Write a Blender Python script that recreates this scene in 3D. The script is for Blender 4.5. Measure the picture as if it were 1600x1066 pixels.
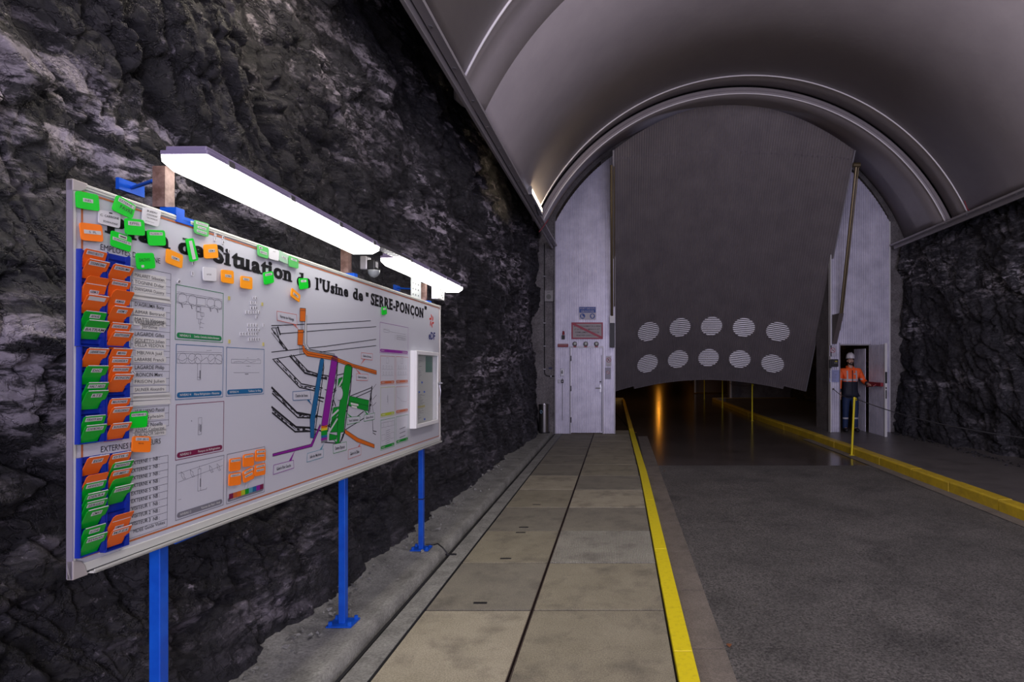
import bpy, bmesh, math, random
import numpy as np
from mathutils import Vector, Matrix, Euler

for o in list(bpy.data.objects): bpy.data.objects.remove(o)
SC = bpy.context.scene
COL = SC.collection
R = math.radians
random.seed(7)

# ------------------------------------------------------------------ camera
F, CX, CY, H = 889.0, 968.0, 563.0, 1.64
cam = bpy.data.cameras.new('camera'); camo = bpy.data.objects.new('camera', cam); COL.objects.link(camo)
camo.location = (0, 0, H); camo.rotation_euler = (R(90), 0, 0)
cam.sensor_width = 36; cam.lens = 36 * F / 1600
cam.shift_x = -(CX - 800) / 1600; cam.shift_y = (CY - 533) / 1600
cam.clip_start = 0.05; cam.clip_end = 200
SC.camera = camo

# ------------------------------------------------------------------ world (daylight outside the tunnel mouth behind the camera)
w = bpy.data.worlds.new('world'); SC.world = w; w.use_nodes = True
w.node_tree.nodes['Background'].inputs[0].default_value = (0.50, 0.47, 0.72, 1)
w.node_tree.nodes['Background'].inputs[1].default_value = 0.8

def area(name, loc, rot, sx, sy, power, col, spread=180):
    l = bpy.data.lights.new(name, 'AREA'); l.shape = 'RECTANGLE'; l.size = sx; l.size_y = sy
    l.energy = power; l.color = col; l.spread = R(spread)
    o = bpy.data.objects.new(name, l); COL.objects.link(o); o.location = loc
    o.rotation_euler = tuple(R(a) for a in rot); return o
# fill lights added out of view along the vault springing to brighten lining and slabs
area('vault_fill', (-1.25, 2.6, 4.05), (0, 35, 0), .18, 1.4, 25, (1.0, .88, .66))
area('vault_fill', (-1.25, -1.6, 4.05), (0, 35, 0), .18, 1.4, 50, (1.0, .88, .72))
area('vault_fill', (5.7, 1.5, 4.0), (0, -40, 0), .18, 1.4, 30, (.80, .74, 1.0))
for yy_, pw_ in ((-2.5, 50), (.4, 46), (3.1, 24)): area('vault_fill', (-1.28, yy_, 4.32), (0, -143, 0), .12, 1.3, pw_, (1.0, .90, .92))
for yy_ in (-1.5, 2.2, 5.6): area('roof_fill', (2.3, yy_, 6.42), (0, 0, 0), 1.2, .14, 56, (1.0, .92, .94))  # added overhead fill, out of view, to brighten the road
for yy_, pw_ in ((-2.5, 26), (1.2, 26), (5.2, 20)): area('vault_fill', (5.85, yy_, 4.32), (0, 143, 0), .12, 1.3, pw_, (1.0, .92, .88))
area('mouth_fill', (2.3, -5.0, 2.4), (95, 0, 0), 5, 2.5, 500, (.84, .78, 1.0))  # broad fill added behind the camera to lift the door panels and vault

SC.view_settings.view_transform = 'Standard'; SC.view_settings.look = 'None'
SC.view_settings.exposure = 0.0; SC.view_settings.gamma = 1; SC.view_settings.use_curve_mapping = False

# ------------------------------------------------------------------ node helpers / materials
MATS = {}
def mat(name, col=(.5, .5, .5), rough=.5, metal=0, spec=.5, emit=None, estr=0, noise=None, bump=None, alpha=None):
    """noise=(scale, colour2, lo, hi); bump=(scale, strength, distance)"""
    if name in MATS: return MATS[name]
    m = bpy.data.materials.new(name); m.use_nodes = True; MATS[name] = m
    nt = m.node_tree; b = nt.nodes['Principled BSDF']
    b.inputs['Base Color'].default_value = (*col, 1); b.inputs['Roughness'].default_value = rough
    b.inputs['Metallic'].default_value = metal; b.inputs['Specular IOR Level'].default_value = spec
    if emit: b.inputs['Emission Color'].default_value = (*emit, 1); b.inputs['Emission Strength'].default_value = estr
    if noise or bump:
        tc = nt.nodes.new('ShaderNodeTexCoord')
    if noise:
        n = nt.nodes.new('ShaderNodeTexNoise'); n.inputs['Scale'].default_value = noise[0]; n.inputs['Detail'].default_value = 8
        n.inputs['Roughness'].default_value = .62
        nt.links.new(tc.outputs['Object'], n.inputs['Vector'])
        r = nt.nodes.new('ShaderNodeValToRGB'); r.color_ramp.elements[0].position = noise[2]; r.color_ramp.elements[1].position = noise[3]
        r.color_ramp.elements[0].color = (*col, 1); r.color_ramp.elements[1].color = (*noise[1], 1)
        nt.links.new(n.outputs['Fac'], r.inputs['Fac']); nt.links.new(r.outputs['Color'], b.inputs['Base Color'])
    if bump:
        n2 = nt.nodes.new('ShaderNodeTexNoise'); n2.inputs['Scale'].default_value = bump[0]; n2.inputs['Detail'].default_value = 6
        nt.links.new(tc.outputs['Object'], n2.inputs['Vector'])
        bp = nt.nodes.new('ShaderNodeBump'); bp.inputs['Strength'].default_value = bump[1]; bp.inputs['Distance'].default_value = bump[2]
        nt.links.new(n2.outputs['Fac'], bp.inputs['Height']); nt.links.new(bp.outputs['Normal'], b.inputs['Normal'])
    return m

def rock_mat(name, dark, mid, vein, veinamt, roty, coolbump=1.0):
    m = bpy.data.materials.new(name); m.use_nodes = True
    nt = m.node_tree; N = nt.nodes; L = nt.links; b = N['Principled BSDF']
    tc = N.new('ShaderNodeTexCoord')
    def mapping(rot, sc):
        mp = N.new('ShaderNodeMapping'); mp.inputs['Rotation'].default_value = rot; mp.inputs['Scale'].default_value = sc
        L.new(tc.outputs['Object'], mp.inputs['Vector']); return mp
    def noise(mp, s, d=8, r=.6, dist=0):
        n = N.new('ShaderNodeTexNoise'); n.inputs['Scale'].default_value = s; n.inputs['Detail'].default_value = d
        n.inputs['Roughness'].default_value = r; n.inputs['Distortion'].default_value = dist
        L.new(mp.outputs['Vector'], n.inputs['Vector']); return n
    def ramp(src, a, ca, bb, cb):
        r = N.new('ShaderNodeValToRGB'); r.color_ramp.elements[0].position = a; r.color_ramp.elements[1].position = bb
        r.color_ramp.elements[0].color = (*ca, 1); r.color_ramp.elements[1].color = (*cb, 1)
        L.new(src, r.inputs['Fac']); return r
    def mul(a, c):
        x = N.new('ShaderNodeMath'); x.operation = 'MULTIPLY'; L.new(a, x.inputs[0]); L.new(c, x.inputs[1]); return x
    iso = mapping((0, 0, 0), (1, 1, 1)); an = mapping((roty, 0, 0), (1, .42, 1.5))
    base = ramp(noise(iso, 5.0, 12, .78).outputs['Fac'], .38, dark, .64, mid)
    big = ramp(noise(an, 1.05, 6, .6, .6).outputs['Fac'], .50 - veinamt, (0, 0, 0), .66 - veinamt, (1, 1, 1))
    fine = ramp(noise(an, 7.5, 12, .74, .45).outputs['Fac'], .49, (0, 0, 0), .565, (1, 1, 1))
    speck = ramp(noise(iso, 26, 8, .75, .5).outputs['Fac'], .57, (0, 0, 0), .66, (.5, .5, .5))
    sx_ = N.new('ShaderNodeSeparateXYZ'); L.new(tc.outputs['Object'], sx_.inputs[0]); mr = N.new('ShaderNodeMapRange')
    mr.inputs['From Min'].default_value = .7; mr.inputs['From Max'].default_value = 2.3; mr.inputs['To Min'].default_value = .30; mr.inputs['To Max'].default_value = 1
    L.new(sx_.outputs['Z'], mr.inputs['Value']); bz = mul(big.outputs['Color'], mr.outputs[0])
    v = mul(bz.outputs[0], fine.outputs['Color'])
    add = N.new('ShaderNodeMath'); add.operation = 'ADD'; add.use_clamp = True
    sp2 = mul(speck.outputs['Color'], fine.outputs['Color'])
    L.new(v.outputs[0], add.inputs[0]); L.new(sp2.outputs[0], add.inputs[1])
    mx = N.new('ShaderNodeMix'); mx.data_type = 'RGBA'
    L.new(add.outputs[0], mx.inputs['Factor']); L.new(base.outputs['Color'], mx.inputs['A']); mx.inputs['B'].default_value = (*vein, 1)
    L.new(mx.outputs['Result'], b.inputs['Base Color'])
    b.inputs['Roughness'].default_value = .42; b.inputs['Specular IOR Level'].default_value = .5
    b1 = N.new('ShaderNodeBump'); b1.inputs['Strength'].default_value = .9 * coolbump; b1.inputs['Distance'].default_value = .05
    L.new(noise(an, 8, 12, .75, .3).outputs['Fac'], b1.inputs['Height'])
    b2 = N.new('ShaderNodeBump'); b2.inputs['Strength'].default_value = .7; b2.inputs['Distance'].default_value = .016
    L.new(noise(iso, 42, 8, .7).outputs['Fac'], b2.inputs['Height']); L.new(b1.outputs['Normal'], b2.inputs['Normal'])
    vo = N.new('ShaderNodeTexVoronoi'); vo.feature = 'DISTANCE_TO_EDGE'; vo.inputs['Scale'].default_value = 9; wn = noise(iso, 6, 6, .6)
    dv = N.new('ShaderNodeVectorMath'); dv.operation = 'SCALE'; dv.inputs['Scale'].default_value = .35; L.new(wn.outputs['Color'], dv.inputs[0])
    av = N.new('ShaderNodeVectorMath'); av.operation = 'ADD'; L.new(an.outputs['Vector'], av.inputs[0]); L.new(dv.outputs[0], av.inputs[1]); L.new(av.outputs[0], vo.inputs['Vector'])
    vr_ = ramp(vo.outputs['Distance'], .0, (0, 0, 0), .07, (1, 1, 1))
    b3 = N.new('ShaderNodeBump'); b3.inputs['Strength'].default_value = .8; b3.inputs['Distance'].default_value = .02
    L.new(vr_.outputs['Color'], b3.inputs['Height']); L.new(b2.outputs['Normal'], b3.inputs['Normal'])
    L.new(b3.outputs['Normal'], b.inputs['Normal'])
    return m

def concrete(name, c1, c2, scale=3, stain=(.08, .07, .06), bumps=(120, .35, .004), rough=.75, streak=False, grain=(.62, 1.15)):
    m = bpy.data.materials.new(name); m.use_nodes = True
    nt = m.node_tree; N = nt.nodes; L = nt.links; b = N['Principled BSDF']
    tc = N.new('ShaderNodeTexCoord'); oi = N.new('ShaderNodeObjectInfo')
    ad = N.new('ShaderNodeVectorMath'); ad.operation = 'ADD'
    sc = N.new('ShaderNodeVectorMath'); sc.operation = 'SCALE'; sc.inputs['Scale'].default_value = 37
    cmb = N.new('ShaderNodeCombineXYZ'); L.new(oi.outputs['Random'], cmb.inputs[0]); L.new(cmb.outputs[0], sc.inputs[0])
    L.new(tc.outputs['Object'], ad.inputs[0]); L.new(sc.outputs[0], ad.inputs[1])
    def noise(s, d=8, r=.6):
        n = N.new('ShaderNodeTexNoise'); n.inputs['Scale'].default_value = s; n.inputs['Detail'].default_value = d
        n.inputs['Roughness'].default_value = r; L.new(ad.outputs[0], n.inputs['Vector']); return n
    r = N.new('ShaderNodeValToRGB'); r.color_ramp.elements[0].position = .3; r.color_ramp.elements[1].position = .7
    r.color_ramp.elements[0].color = (*c1, 1); r.color_ramp.elements[1].color = (*c2, 1)
    L.new(noise(scale, 10, .7).outputs['Fac'], r.inputs['Fac'])
    r2 = N.new('ShaderNodeValToRGB'); r2.color_ramp.elements[0].position = .50; r2.color_ramp.elements[1].position = .74
    r2.color_ramp.elements[0].color = (0, 0, 0, 1); r2.color_ramp.elements[1].color = (.65, .65, .65, 1)
    L.new(noise(scale * .8 + 1.1, 6, .65).outputs['Fac'], r2.inputs['Fac'])
    mx = N.new('ShaderNodeMix'); mx.data_type = 'RGBA'; mx.inputs['B'].default_value = (*stain, 1)
    L.new(r2.outputs['Color'], mx.inputs['Factor']); L.new(r.outputs['Color'], mx.inputs['A'])
    fine = N.new('ShaderNodeMix'); fine.data_type = 'RGBA'; fine.blend_type = 'MULTIPLY'; fine.inputs['Factor'].default_value = 1
    r3 = N.new('ShaderNodeValToRGB'); r3.color_ramp.elements[0].position = .35; r3.color_ramp.elements[1].position = .65
    r3.color_ramp.elements[0].color = (grain[0],) * 3 + (1,); r3.color_ramp.elements[1].color = (grain[1],) * 3 + (1,)
    L.new(noise(bumps[0], 4, .7).outputs['Fac'], r3.inputs['Fac'])
    L.new(mx.outputs['Result'], fine.inputs['A']); L.new(r3.outputs['Color'], fine.inputs['B'])
    L.new(fine.outputs['Result'], b.inputs['Base Color'])
    b.inputs['Roughness'].default_value = rough
    bp = N.new('ShaderNodeBump'); bp.inputs['Strength'].default_value = bumps[1]; bp.inputs['Distance'].default_value = bumps[2]
    L.new(noise(bumps[0], 6, .7).outputs['Fac'], bp.inputs['Height'])
    if streak:
        wv = N.new('ShaderNodeTexWave'); wv.bands_direction = 'X'; wv.inputs['Scale'].default_value = 22; wv.inputs['Distortion'].default_value = 3.5
        wv.inputs['Detail Scale'].default_value = 1.3
        L.new(tc.outputs['Object'], wv.inputs['Vector'])
        bp2 = N.new('ShaderNodeBump'); bp2.inputs['Strength'].default_value = .8; bp2.inputs['Distance'].default_value = .006
        L.new(wv.outputs['Fac'], bp2.inputs['Height']); L.new(bp.outputs['Normal'], bp2.inputs['Normal'])
        L.new(bp2.outputs['Normal'], b.inputs['Normal'])
    else: L.new(bp.outputs['Normal'], b.inputs['Normal'])
    return m

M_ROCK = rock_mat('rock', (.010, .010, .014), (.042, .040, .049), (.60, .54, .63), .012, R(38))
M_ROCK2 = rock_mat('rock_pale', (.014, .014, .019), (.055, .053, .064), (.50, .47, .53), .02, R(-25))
M_ROCKFAR = rock_mat('rock_far', (.03, .026, .022), (.08, .07, .06), (.14, .12, .10), .0, 0)
M_SLAB = [concrete('slab_a', (.33, .30, .215), (.44, .40, .30)), concrete('slab_b', (.245, .222, .155), (.335, .305, .22)),
          concrete('slab_c', (.195, .18, .145), (.28, .26, .20), bumps=(160, .5, .004))]
M_SLABBR = concrete('slab_brushed', (.32, .31, .26), (.43, .42, .35), streak=True)
M_ASPH = concrete('asphalt', (.075, .072, .068), (.135, .128, .120), 1.3, (.035, .034, .034), (75, 1.0, .012), .6, grain=(.25, 1.9))
M_DECK = concrete('smooth_road', (.07, .058, .054), (.125, .105, .098), 1.0, (.04, .035, .032), (60, .06, .0015), .17)
M_GUT = concrete('gutter_concrete', (.15, .13, .11), (.23, .20, .17), 3)
M_LEDGE = concrete('ledge_concrete', (.20, .20, .185), (.36, .36, .33), 5, (.10, .10, .09), (70, .8, .01))
M_PAVE = concrete('pavement_concrete', (.115, .105, .105), (.175, .16, .155), 1.5, (.06, .055, .05), (90, .25, .003), .38)
M_WALLC = concrete('wall_concrete', (.13, .12, .125), (.24, .225, .23), 2.5, (.06, .05, .05), (40, .5, .01))
M_VAULT = mat('vault_lining', (.275, .248, .262), .42, 0, .45, noise=(2.2, (.315, .285, .297), .3, .7), bump=(9, .16, .02))
M_TRIMV = mat('vault_trim', (.33, .31, .33), .4, .3)
M_LIP = mat('joint_lip', (.80, .77, .80), .35, .0)  # paler than the lining to carry the edge highlight
M_PANEL = mat('corrugated_steel', (.56, .55, .66), .40, .25, noise=(3.5, (.74, .725, .84), .35, .65))
M_LEAF = mat('leaf_steel', (.21, .19, .205), .42, .35, noise=(2.5, (.27, .245, .255), .3, .7))
M_LEAFED = mat('leaf_edge', (.36, .35, .38), .4, .4)
M_SLAT = mat('louvre_slat', (.88, .87, .92), .35, .0)
M_YEL = mat('yellow_paint', (.80, .66, .006), .5, noise=(28, (.68, .55, .01), .5, .72), bump=(60, .4, .003))
M_YELK = mat('yellow_kerb_paint', (.60, .42, .02), .5, noise=(7, (.42, .29, .02), .40, .75), bump=(40, .5, .006))
M_BLUE = mat('blue_paint', (.004, .075, .50), .38, noise=(14, (.006, .10, .58), .4, .6))
M_RACK = mat('blue_plastic', (.005, .025, .30), .35)
M_BOARD = mat('board_white', (.50, .51, .555), .30, 0, .5)
M_FRAME = mat('board_frame', (.60, .61, .56), .35, .15)
M_CAPG = mat('frame_cap', (.42, .39, .38), .4, .2)
M_EDGE = mat('board_edge', (.36, .33, .42), .35, .4)
M_INK = mat('ink_black', (.012, .012, .016), .5)
M_GREY = mat('ink_grey', (.10, .10, .12), .5)
M_WOOD = mat('wood', (.085, .042, .032), .6, noise=(22, (.20, .125, .11), .38, .62))
M_LAMPH = mat('lamp_housing', (.20, .17, .28), .4)
M_DIFF = mat('lamp_diffuser', (.8, .8, .8), .4, emit=(1.0, .97, .90), estr=9.0)
M_WARM = mat('warm_tube', (.9, .8, .6), .4, emit=(1.0, .80, .52), estr=26.0)
M_DARK = mat('dark_metal', (.02, .02, .022), .45, .3)
M_STEEL = mat('steel', (.42, .42, .44), .3, .9)
M_BRASS = mat('oily_rod', (.16, .125, .07), .4, .6)
M_WHITE = mat('white_paint', (.70, .70, .70), .4)
M_RED = mat('red_paint', (.27, .015, .03), .4)
M_BLACKR = mat('black_rubber', (.012, .012, .013), .5)
M_GREEN = mat('card_green', (.0, .62, .02), .4)
M_GREEND = mat('card_green_faded', (.08, .42, .10), .4)
M_ORAN = mat('card_orange', (.92, .20, .012), .4)
M_ORANY = mat('card_amber', (.96, .34, .008), .4)
M_CWHITE = mat('card_white', (.62, .62, .64), .4)
M_PAPER = mat('paper', (.56, .56, .53), .6)
M_TAPE = mat('label_tape', (.52, .52, .52), .45)
M_YTAPE = mat('yellow_tape', (.50, .44, .14), .5)
M_BRN = mat('ink_brown', (.42, .12, .035), .5)
PC = {'green': (.01, .20, .06), 'blue': (.01, .11, .26), 'maroon': (.16, .008, .05), 'grey': (.16, .16, .19), 'purple': (.22, .01, .26),
      'orange': (.60, .13, .01), 'lime': (.38, .45, .02), 'mgreen': (.0, .25, .02), 'teal': (.08, .28, .36), 'rust': (.45, .10, .03),
      'yellow': (.6, .5, .02), 'navy': (.01, .015, .14), 'edfred': (.62, .04, .015), 'lred': (.55, .12, .09)}
def ink(n): return mat('print_' + n, PC[n], .45)

# ------------------------------------------------------------------ mesh builder
class MB:
    def __init__(s): s.v = []; s.f = []
    def add(s, vs, fs):
        n = len(s.v); s.v += [tuple(v) for v in vs]; s.f += [tuple(i + n for i in f) for f in fs]; return s
    def box(s, c, d, rot=None, m=None):
        x, y, z = d[0] / 2, d[1] / 2, d[2] / 2
        vs = [Vector(p) for p in ((-x, -y, -z), (x, -y, -z), (x, y, -z), (-x, y, -z), (-x, -y, z), (x, -y, z), (x, y, z), (-x, y, z))]
        if rot: rm = Euler(rot).to_matrix(); vs = [rm @ v for v in vs]
        vs = [v + Vector(c) for v in vs]
        if m: vs = [m @ v for v in vs]
        return s.add(vs, [(0, 3, 2, 1), (4, 5, 6, 7), (0, 1, 5, 4), (1, 2, 6, 5), (2, 3, 7, 6), (3, 0, 4, 7)])
    def bb(s, x0, x1, y0, y1, z0, z1): return s.box(((x0 + x1) / 2, (y0 + y1) / 2, (z0 + z1) / 2), (x1 - x0, y1 - y0, z1 - z0))
    def poly(s, pts, z0, z1=None):
        """polygon in local xy; extruded from z0 to z1"""
        a = sum(pts[i][0] * pts[(i + 1) % len(pts)][1] - pts[(i + 1) % len(pts)][0] * pts[i][1] for i in range(len(pts)))
        if a < 0: pts = pts[::-1]
        n = len(pts)
        if z1 is None: return s.add([(x, y, z0) for x, y in pts], [tuple(range(n))])
        vs = [(x, y, z0) for x, y in pts] + [(x, y, z1) for x, y in pts]
        return s.add(vs, [tuple(range(n))[::-1], tuple(range(n, 2 * n))] + [(i, (i + 1) % n, n + (i + 1) % n, n + i) for i in range(n)])
    def ribbon(s, pts, wd, z, closed=False):
        pts = [Vector((p[0], p[1])) for p in pts]
        if closed: pts = pts + [pts[0]]
        for a, b in zip(pts[:-1], pts[1:]):
            d = b - a
            if d.length < 1e-6: continue
            d.normalize(); n = Vector((-d.y, d.x)) * wd / 2; e = d * wd / 2
            s.add([(*(a - n - e), z), (*(b - n + e), z), (*(b + n + e), z), (*(a + n - e), z)], [(0, 1, 2, 3)])
        return s
    def tube(s, pts, r, n=8, cap=True):
        pts = [Vector(p) for p in pts]; rs = r if isinstance(r, (list, tuple)) else [r] * len(pts)
        rings = []; up = None
        for i, p in enumerate(pts):
            t = (pts[min(i + 1, len(pts) - 1)] - pts[max(i - 1, 0)]).normalized()
            if up is None: up = Vector((0, 0, 1)) if abs(t.z) < .9 else Vector((1, 0, 0))
            a = t.cross(up).normalized(); b = a.cross(t).normalized(); up = b
            rings.append([p + (a * math.cos(2 * math.pi * k / n) + b * math.sin(2 * math.pi * k / n)) * rs[i] for k in range(n)])
        vs = [v for rg in rings for v in rg]; fs = []
        for i in range(len(pts) - 1):
            for k in range(n): fs.append((i * n + k, i * n + (k + 1) % n, (i + 1) * n + (k + 1) % n, (i + 1) * n + k))
        if cap: fs += [tuple(range(n))[::-1], tuple(range((len(pts) - 1) * n, len(pts) * n))]
        return s.add(vs, fs)
    def lathe(s, prof, c=(0, 0, 0), n=24, m=None):
        vs = []; fs = []
        for r, z in prof:
            for k in range(n):
                a = 2 * math.pi * k / n; v = Vector((r * math.cos(a), r * math.sin(a), z))
                if m: v = m @ v
                vs.append(v + Vector(c))
        for i in range(len(prof) - 1):
            for k in range(n): fs.append((i * n + k, i * n + (k + 1) % n, (i + 1) * n + (k + 1) % n, (i + 1) * n + k))
        return s.add(vs, fs)
    def build(s, name, m, parent=None, smooth=False, bevel=0, mw=None):
        me = bpy.data.meshes.new(name); me.from_pydata([tuple(v) for v in s.v], [], s.f); me.update()
        ms = m if isinstance(m, (list, tuple)) else [m]
        for mm in ms: me.materials.append(mm)
        if smooth: me.polygons.foreach_set('use_smooth', [True] * len(me.polygons))
        o = bpy.data.objects.new(name, me); COL.objects.link(o)
        if parent: o.parent = parent
        if mw is not None: o.matrix_world = mw
        if bevel:
            b = o.modifiers.new('bevel', 'BEVEL'); b.width = bevel; b.segments = 2; b.limit_method = 'ANGLE'; b.angle_limit = R(40)
        return o

def tag(o, label=None, cat=None, group=None, kind=None):
    if label: o['label'] = label
    if cat: o['category'] = cat
    if group: o['group'] = group
    if kind: o['kind'] = kind
    return o
def empty(name, loc=(0, 0, 0), mw=None):
    o = bpy.data.objects.new(name, None); COL.objects.link(o); o.location = loc; o.empty_display_size = .1
    if mw is not None: o.matrix_world = mw
    return o
def struct(o): o['kind'] = 'structure'; return o

# ------------------------------------------------------------------ lettering
_tc = {}
def text_geo(t, offset=0.0, res=2, space=1.0):
    k = (t, offset, res, space)
    if k in _tc: return _tc[k]
    cu = bpy.data.curves.new('t', 'FONT'); cu.body = t; cu.size = 1; cu.offset = offset; cu.resolution_u = res; cu.space_character = space
    ob = bpy.data.objects.new('t', cu); me = ob.to_mesh()
    v = np.empty(len(me.vertices) * 3, 'f'); me.vertices.foreach_get('co', v); v = v.reshape(-1, 3).copy()
    f = [tuple(p.vertices) for p in me.polygons]
    ob.to_mesh_clear(); bpy.data.objects.remove(ob); bpy.data.curves.remove(cu)
    _tc[k] = (v, f); return _tc[k]
def put_text(mb, t, p0, p1=None, h=.02, z=.001, bold=0.0, align='l', maxw=None, res=2, geo=None):
    """text with its baseline from p0 (to p1: stretched to fit) in local xy; h = capital height"""
    v, f = geo if geo else text_geo(t, bold, res)
    if not len(v): return
    x0, x1 = v[:, 0].min(), v[:, 0].max(); wd = x1 - x0; cap = float(text_geo('H', 0, 3)[0][:, 1].max())
    s = h / cap; p0 = Vector(p0[:2])
    if p1 is not None:
        d = Vector(p1[:2]) - p0; sx = d.length / wd; d.normalize()
    else:
        d = Vector((1, 0)); sx = s
        if maxw and wd * sx > maxw: sx = maxw / wd
        if align == 'c': p0 = p0 - d * (wd * sx / 2)
    n = Vector((-d.y, d.x))
    if p1 is not None: n = Vector((0, 1))
    xx = (v[:, 0] - x0) * sx; yy = v[:, 1] * s
    X = p0.x + d.x * xx + n.x * yy; Y = p0.y + d.y * xx + n.y * yy
    mb.add([(float(a), float(b), z) for a, b in zip(X, Y)], f)

SERIF = {'P': [(.16, 'b'), (.16, 'c')], 'l': [(.5, 'b'), (.2, 'c')], 'a': [(.92, 'b')], 'n': [(.14, 'b'), (.86, 'b'), (.02, 'x')], 'd': [(.92, 'b'), (.70, 'c')],
         'i': [(.5, 'b'), (.1, 'x')], 'u': [(.02, 'x'), (.95, 'b')], 'U': [(.14, 'c'), (.86, 'c')], 'E': [(.1, 'b'), (.1, 'c')],
         'R': [(.15, 'b'), (.15, 'c'), (.93, 'b')], 'N': [(.13, 'b'), (.13, 'c'), (.87, 'c')], 't': [(.9, 'b')]}
def slab_serif(word, bold):
    """heavy slab-serif version of the built-in face"""
    vs = []; fs = []; x = 0
    for ch in word:
        if ch == ' ': x += .35; continue
        v, f = text_geo(ch, bold, 3); w1 = v[:, 0].max() - v[:, 0].min()
        xh = text_geo('x', 0, 3)[0][:, 1].max(); ch_ = text_geo('H', 0, 3)[0][:, 1].max()
        v2, _ = text_geo(ch + ch, bold, 3); adv = (v2[:, 0].max() - v2[:, 0].min()) - w1
        n = len(vs); xo = x - v[:, 0].min() + .0
        for dx in (-.024, 0, .024):
            n = len(vs); vs += [(float(a) + xo + dx, float(b), dx * 1e-4) for a, b, _ in v]; fs += [tuple(i + n for i in q) for q in f]
        for fx, lv in SERIF.get(ch, ()):
            cx = x + w1 * fx; hw = .17 if lv != 'x' else .13
            y0 = {'b': -bold * .8, 'c': ch_ - .085 + bold * .8, 'x': xh - .085 + bold * .8}[lv]
            y1 = y0 + .085
            n = len(vs); vs += [(cx - hw, y0, 1e-5), (cx + hw, y0, 1e-5), (cx + hw, y1, 1e-5), (cx - hw, y1, 1e-5)]; fs.append((n, n + 1, n + 2, n + 3))
        x += adv + .10
    return np.array(vs), fs

# ------------------------------------------------------------------ numpy noise for the rock
def h2(i, j, s):
    v = np.sin(i * 127.1 + j * 311.7 + s * 74.7) * 43758.5453; return v - np.floor(v)
def pn(x, y, s):
    xi = np.floor(x); yi = np.floor(y); fx = x - xi; fy = y - yi
    u = fx * fx * (3 - 2 * fx); v = fy * fy * (3 - 2 * fy)
    def g(a, b):
        an = h2(xi + a, yi + b, s) * 6.2832; return np.cos(an) * (fx - a) + np.sin(an) * (fy - b)
    return (g(0, 0) * (1 - u) + g(1, 0) * u) * (1 - v) + (g(0, 1) * (1 - u) + g(1, 1) * u) * v
def fbm(x, y, s, o=5, ridge=False):
    t = 0; a = 1
    for k in range(o):
        n = pn(x, y, s + k * 3.1)
        t = t + a * ((.5 - np.abs(n) * 1.6) if ridge else n); x = x * 2.03 + 5.2; y = y * 2.03 + 1.7; a *= .5
    return t
def facet(x, y, s):
    xi = np.floor(x); yi = np.floor(y); d1 = np.full(x.shape, 9.); d2 = np.full(x.shape, 9.); hh = np.zeros(x.shape)
    for a in (-1, 0, 1):
        for b in (-1, 0, 1):
            cx = xi + a + h2(xi + a, yi + b, s); cy = yi + b + h2(xi + a, yi + b, s + 9)
            dx = x - cx; dy = y - cy; d = np.sqrt(dx * dx + dy * dy)
            hv = (h2(xi + a, yi + b, s + 5) - .5) + dx * (h2(xi + a, yi + b, s + 13) - .5) * 1.1 + dy * (h2(xi + a, yi + b, s + 21) - .5) * 1.1
            cl = d < d1; d2 = np.where(cl, d1, np.minimum(d2, d)); hh = np.where(cl, hv, hh); d1 = np.where(cl, d, d1)
    crack = np.clip((d2 - d1) / .18, 0, 1)
    return hh * (.35 + .65 * crack) - .28 * (1 - crack) ** 2
def rockdisp(y, z, seed, dip, amp=1.0, stretch=.55):
    c, s_ = math.cos(dip), math.sin(dip)
    wy = y + .22 * fbm(y * .9, z * .9, seed + 50, 3); wz = z + .22 * fbm(y * .9 + 7, z * .9, seed + 60, 3)
    a = (wy * c - wz * s_) * stretch; b = wy * s_ + wz * c
    d = .17 * facet(a * 1.1, b * 1.1, seed) + .10 * facet(a * 2.6, b * 2.6, seed + 1) + .055 * facet(a * 6, b * 6, seed + 2) \
        + .030 * facet(a * 13, b * 13, seed + 3) + .013 * facet(a * 29, b * 29, seed + 4) + .05 * fbm(y * .7, z * .7, seed + 30, 3) + .012 * fbm(y * 9, z * 9, seed + 40, 4)
    return d * amp
def grid_obj(name, P, m, flip=False, smooth=True):
    ny, nz = P.shape[:2]
    me = bpy.data.meshes.new(name); me.vertices.add(ny * nz); me.vertices.foreach_set('co', P.reshape(-1).astype('f'))
    i = np.arange(ny - 1)[:, None] * nz + np.arange(nz - 1)[None]; q = np.stack([i, i + nz, i + nz + 1, i + 1], -1).reshape(-1, 4)
    if flip: q = q[:, ::-1]
    me.loops.add(q.size); me.loops.foreach_set('vertex_index', q.reshape(-1).astype('i'))
    me.polygons.add(len(q)); me.polygons.foreach_set('loop_start', (np.arange(len(q)) * 4).astype('i'))
    me.update(); me.validate()
    if smooth: me.polygons.foreach_set('use_smooth', [True] * len(q))
    me.materials.append(m); o = bpy.data.objects.new(name, me); COL.objects.link(o); return o
def spaced(y0, y1, k, lo, hi):
    out = [y0]
    while out[-1] < y1: out.append(out[-1] + min(hi, max(lo, out[-1] ** 2 / k)))
    out[-1] = y1; return np.array(out)

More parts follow.
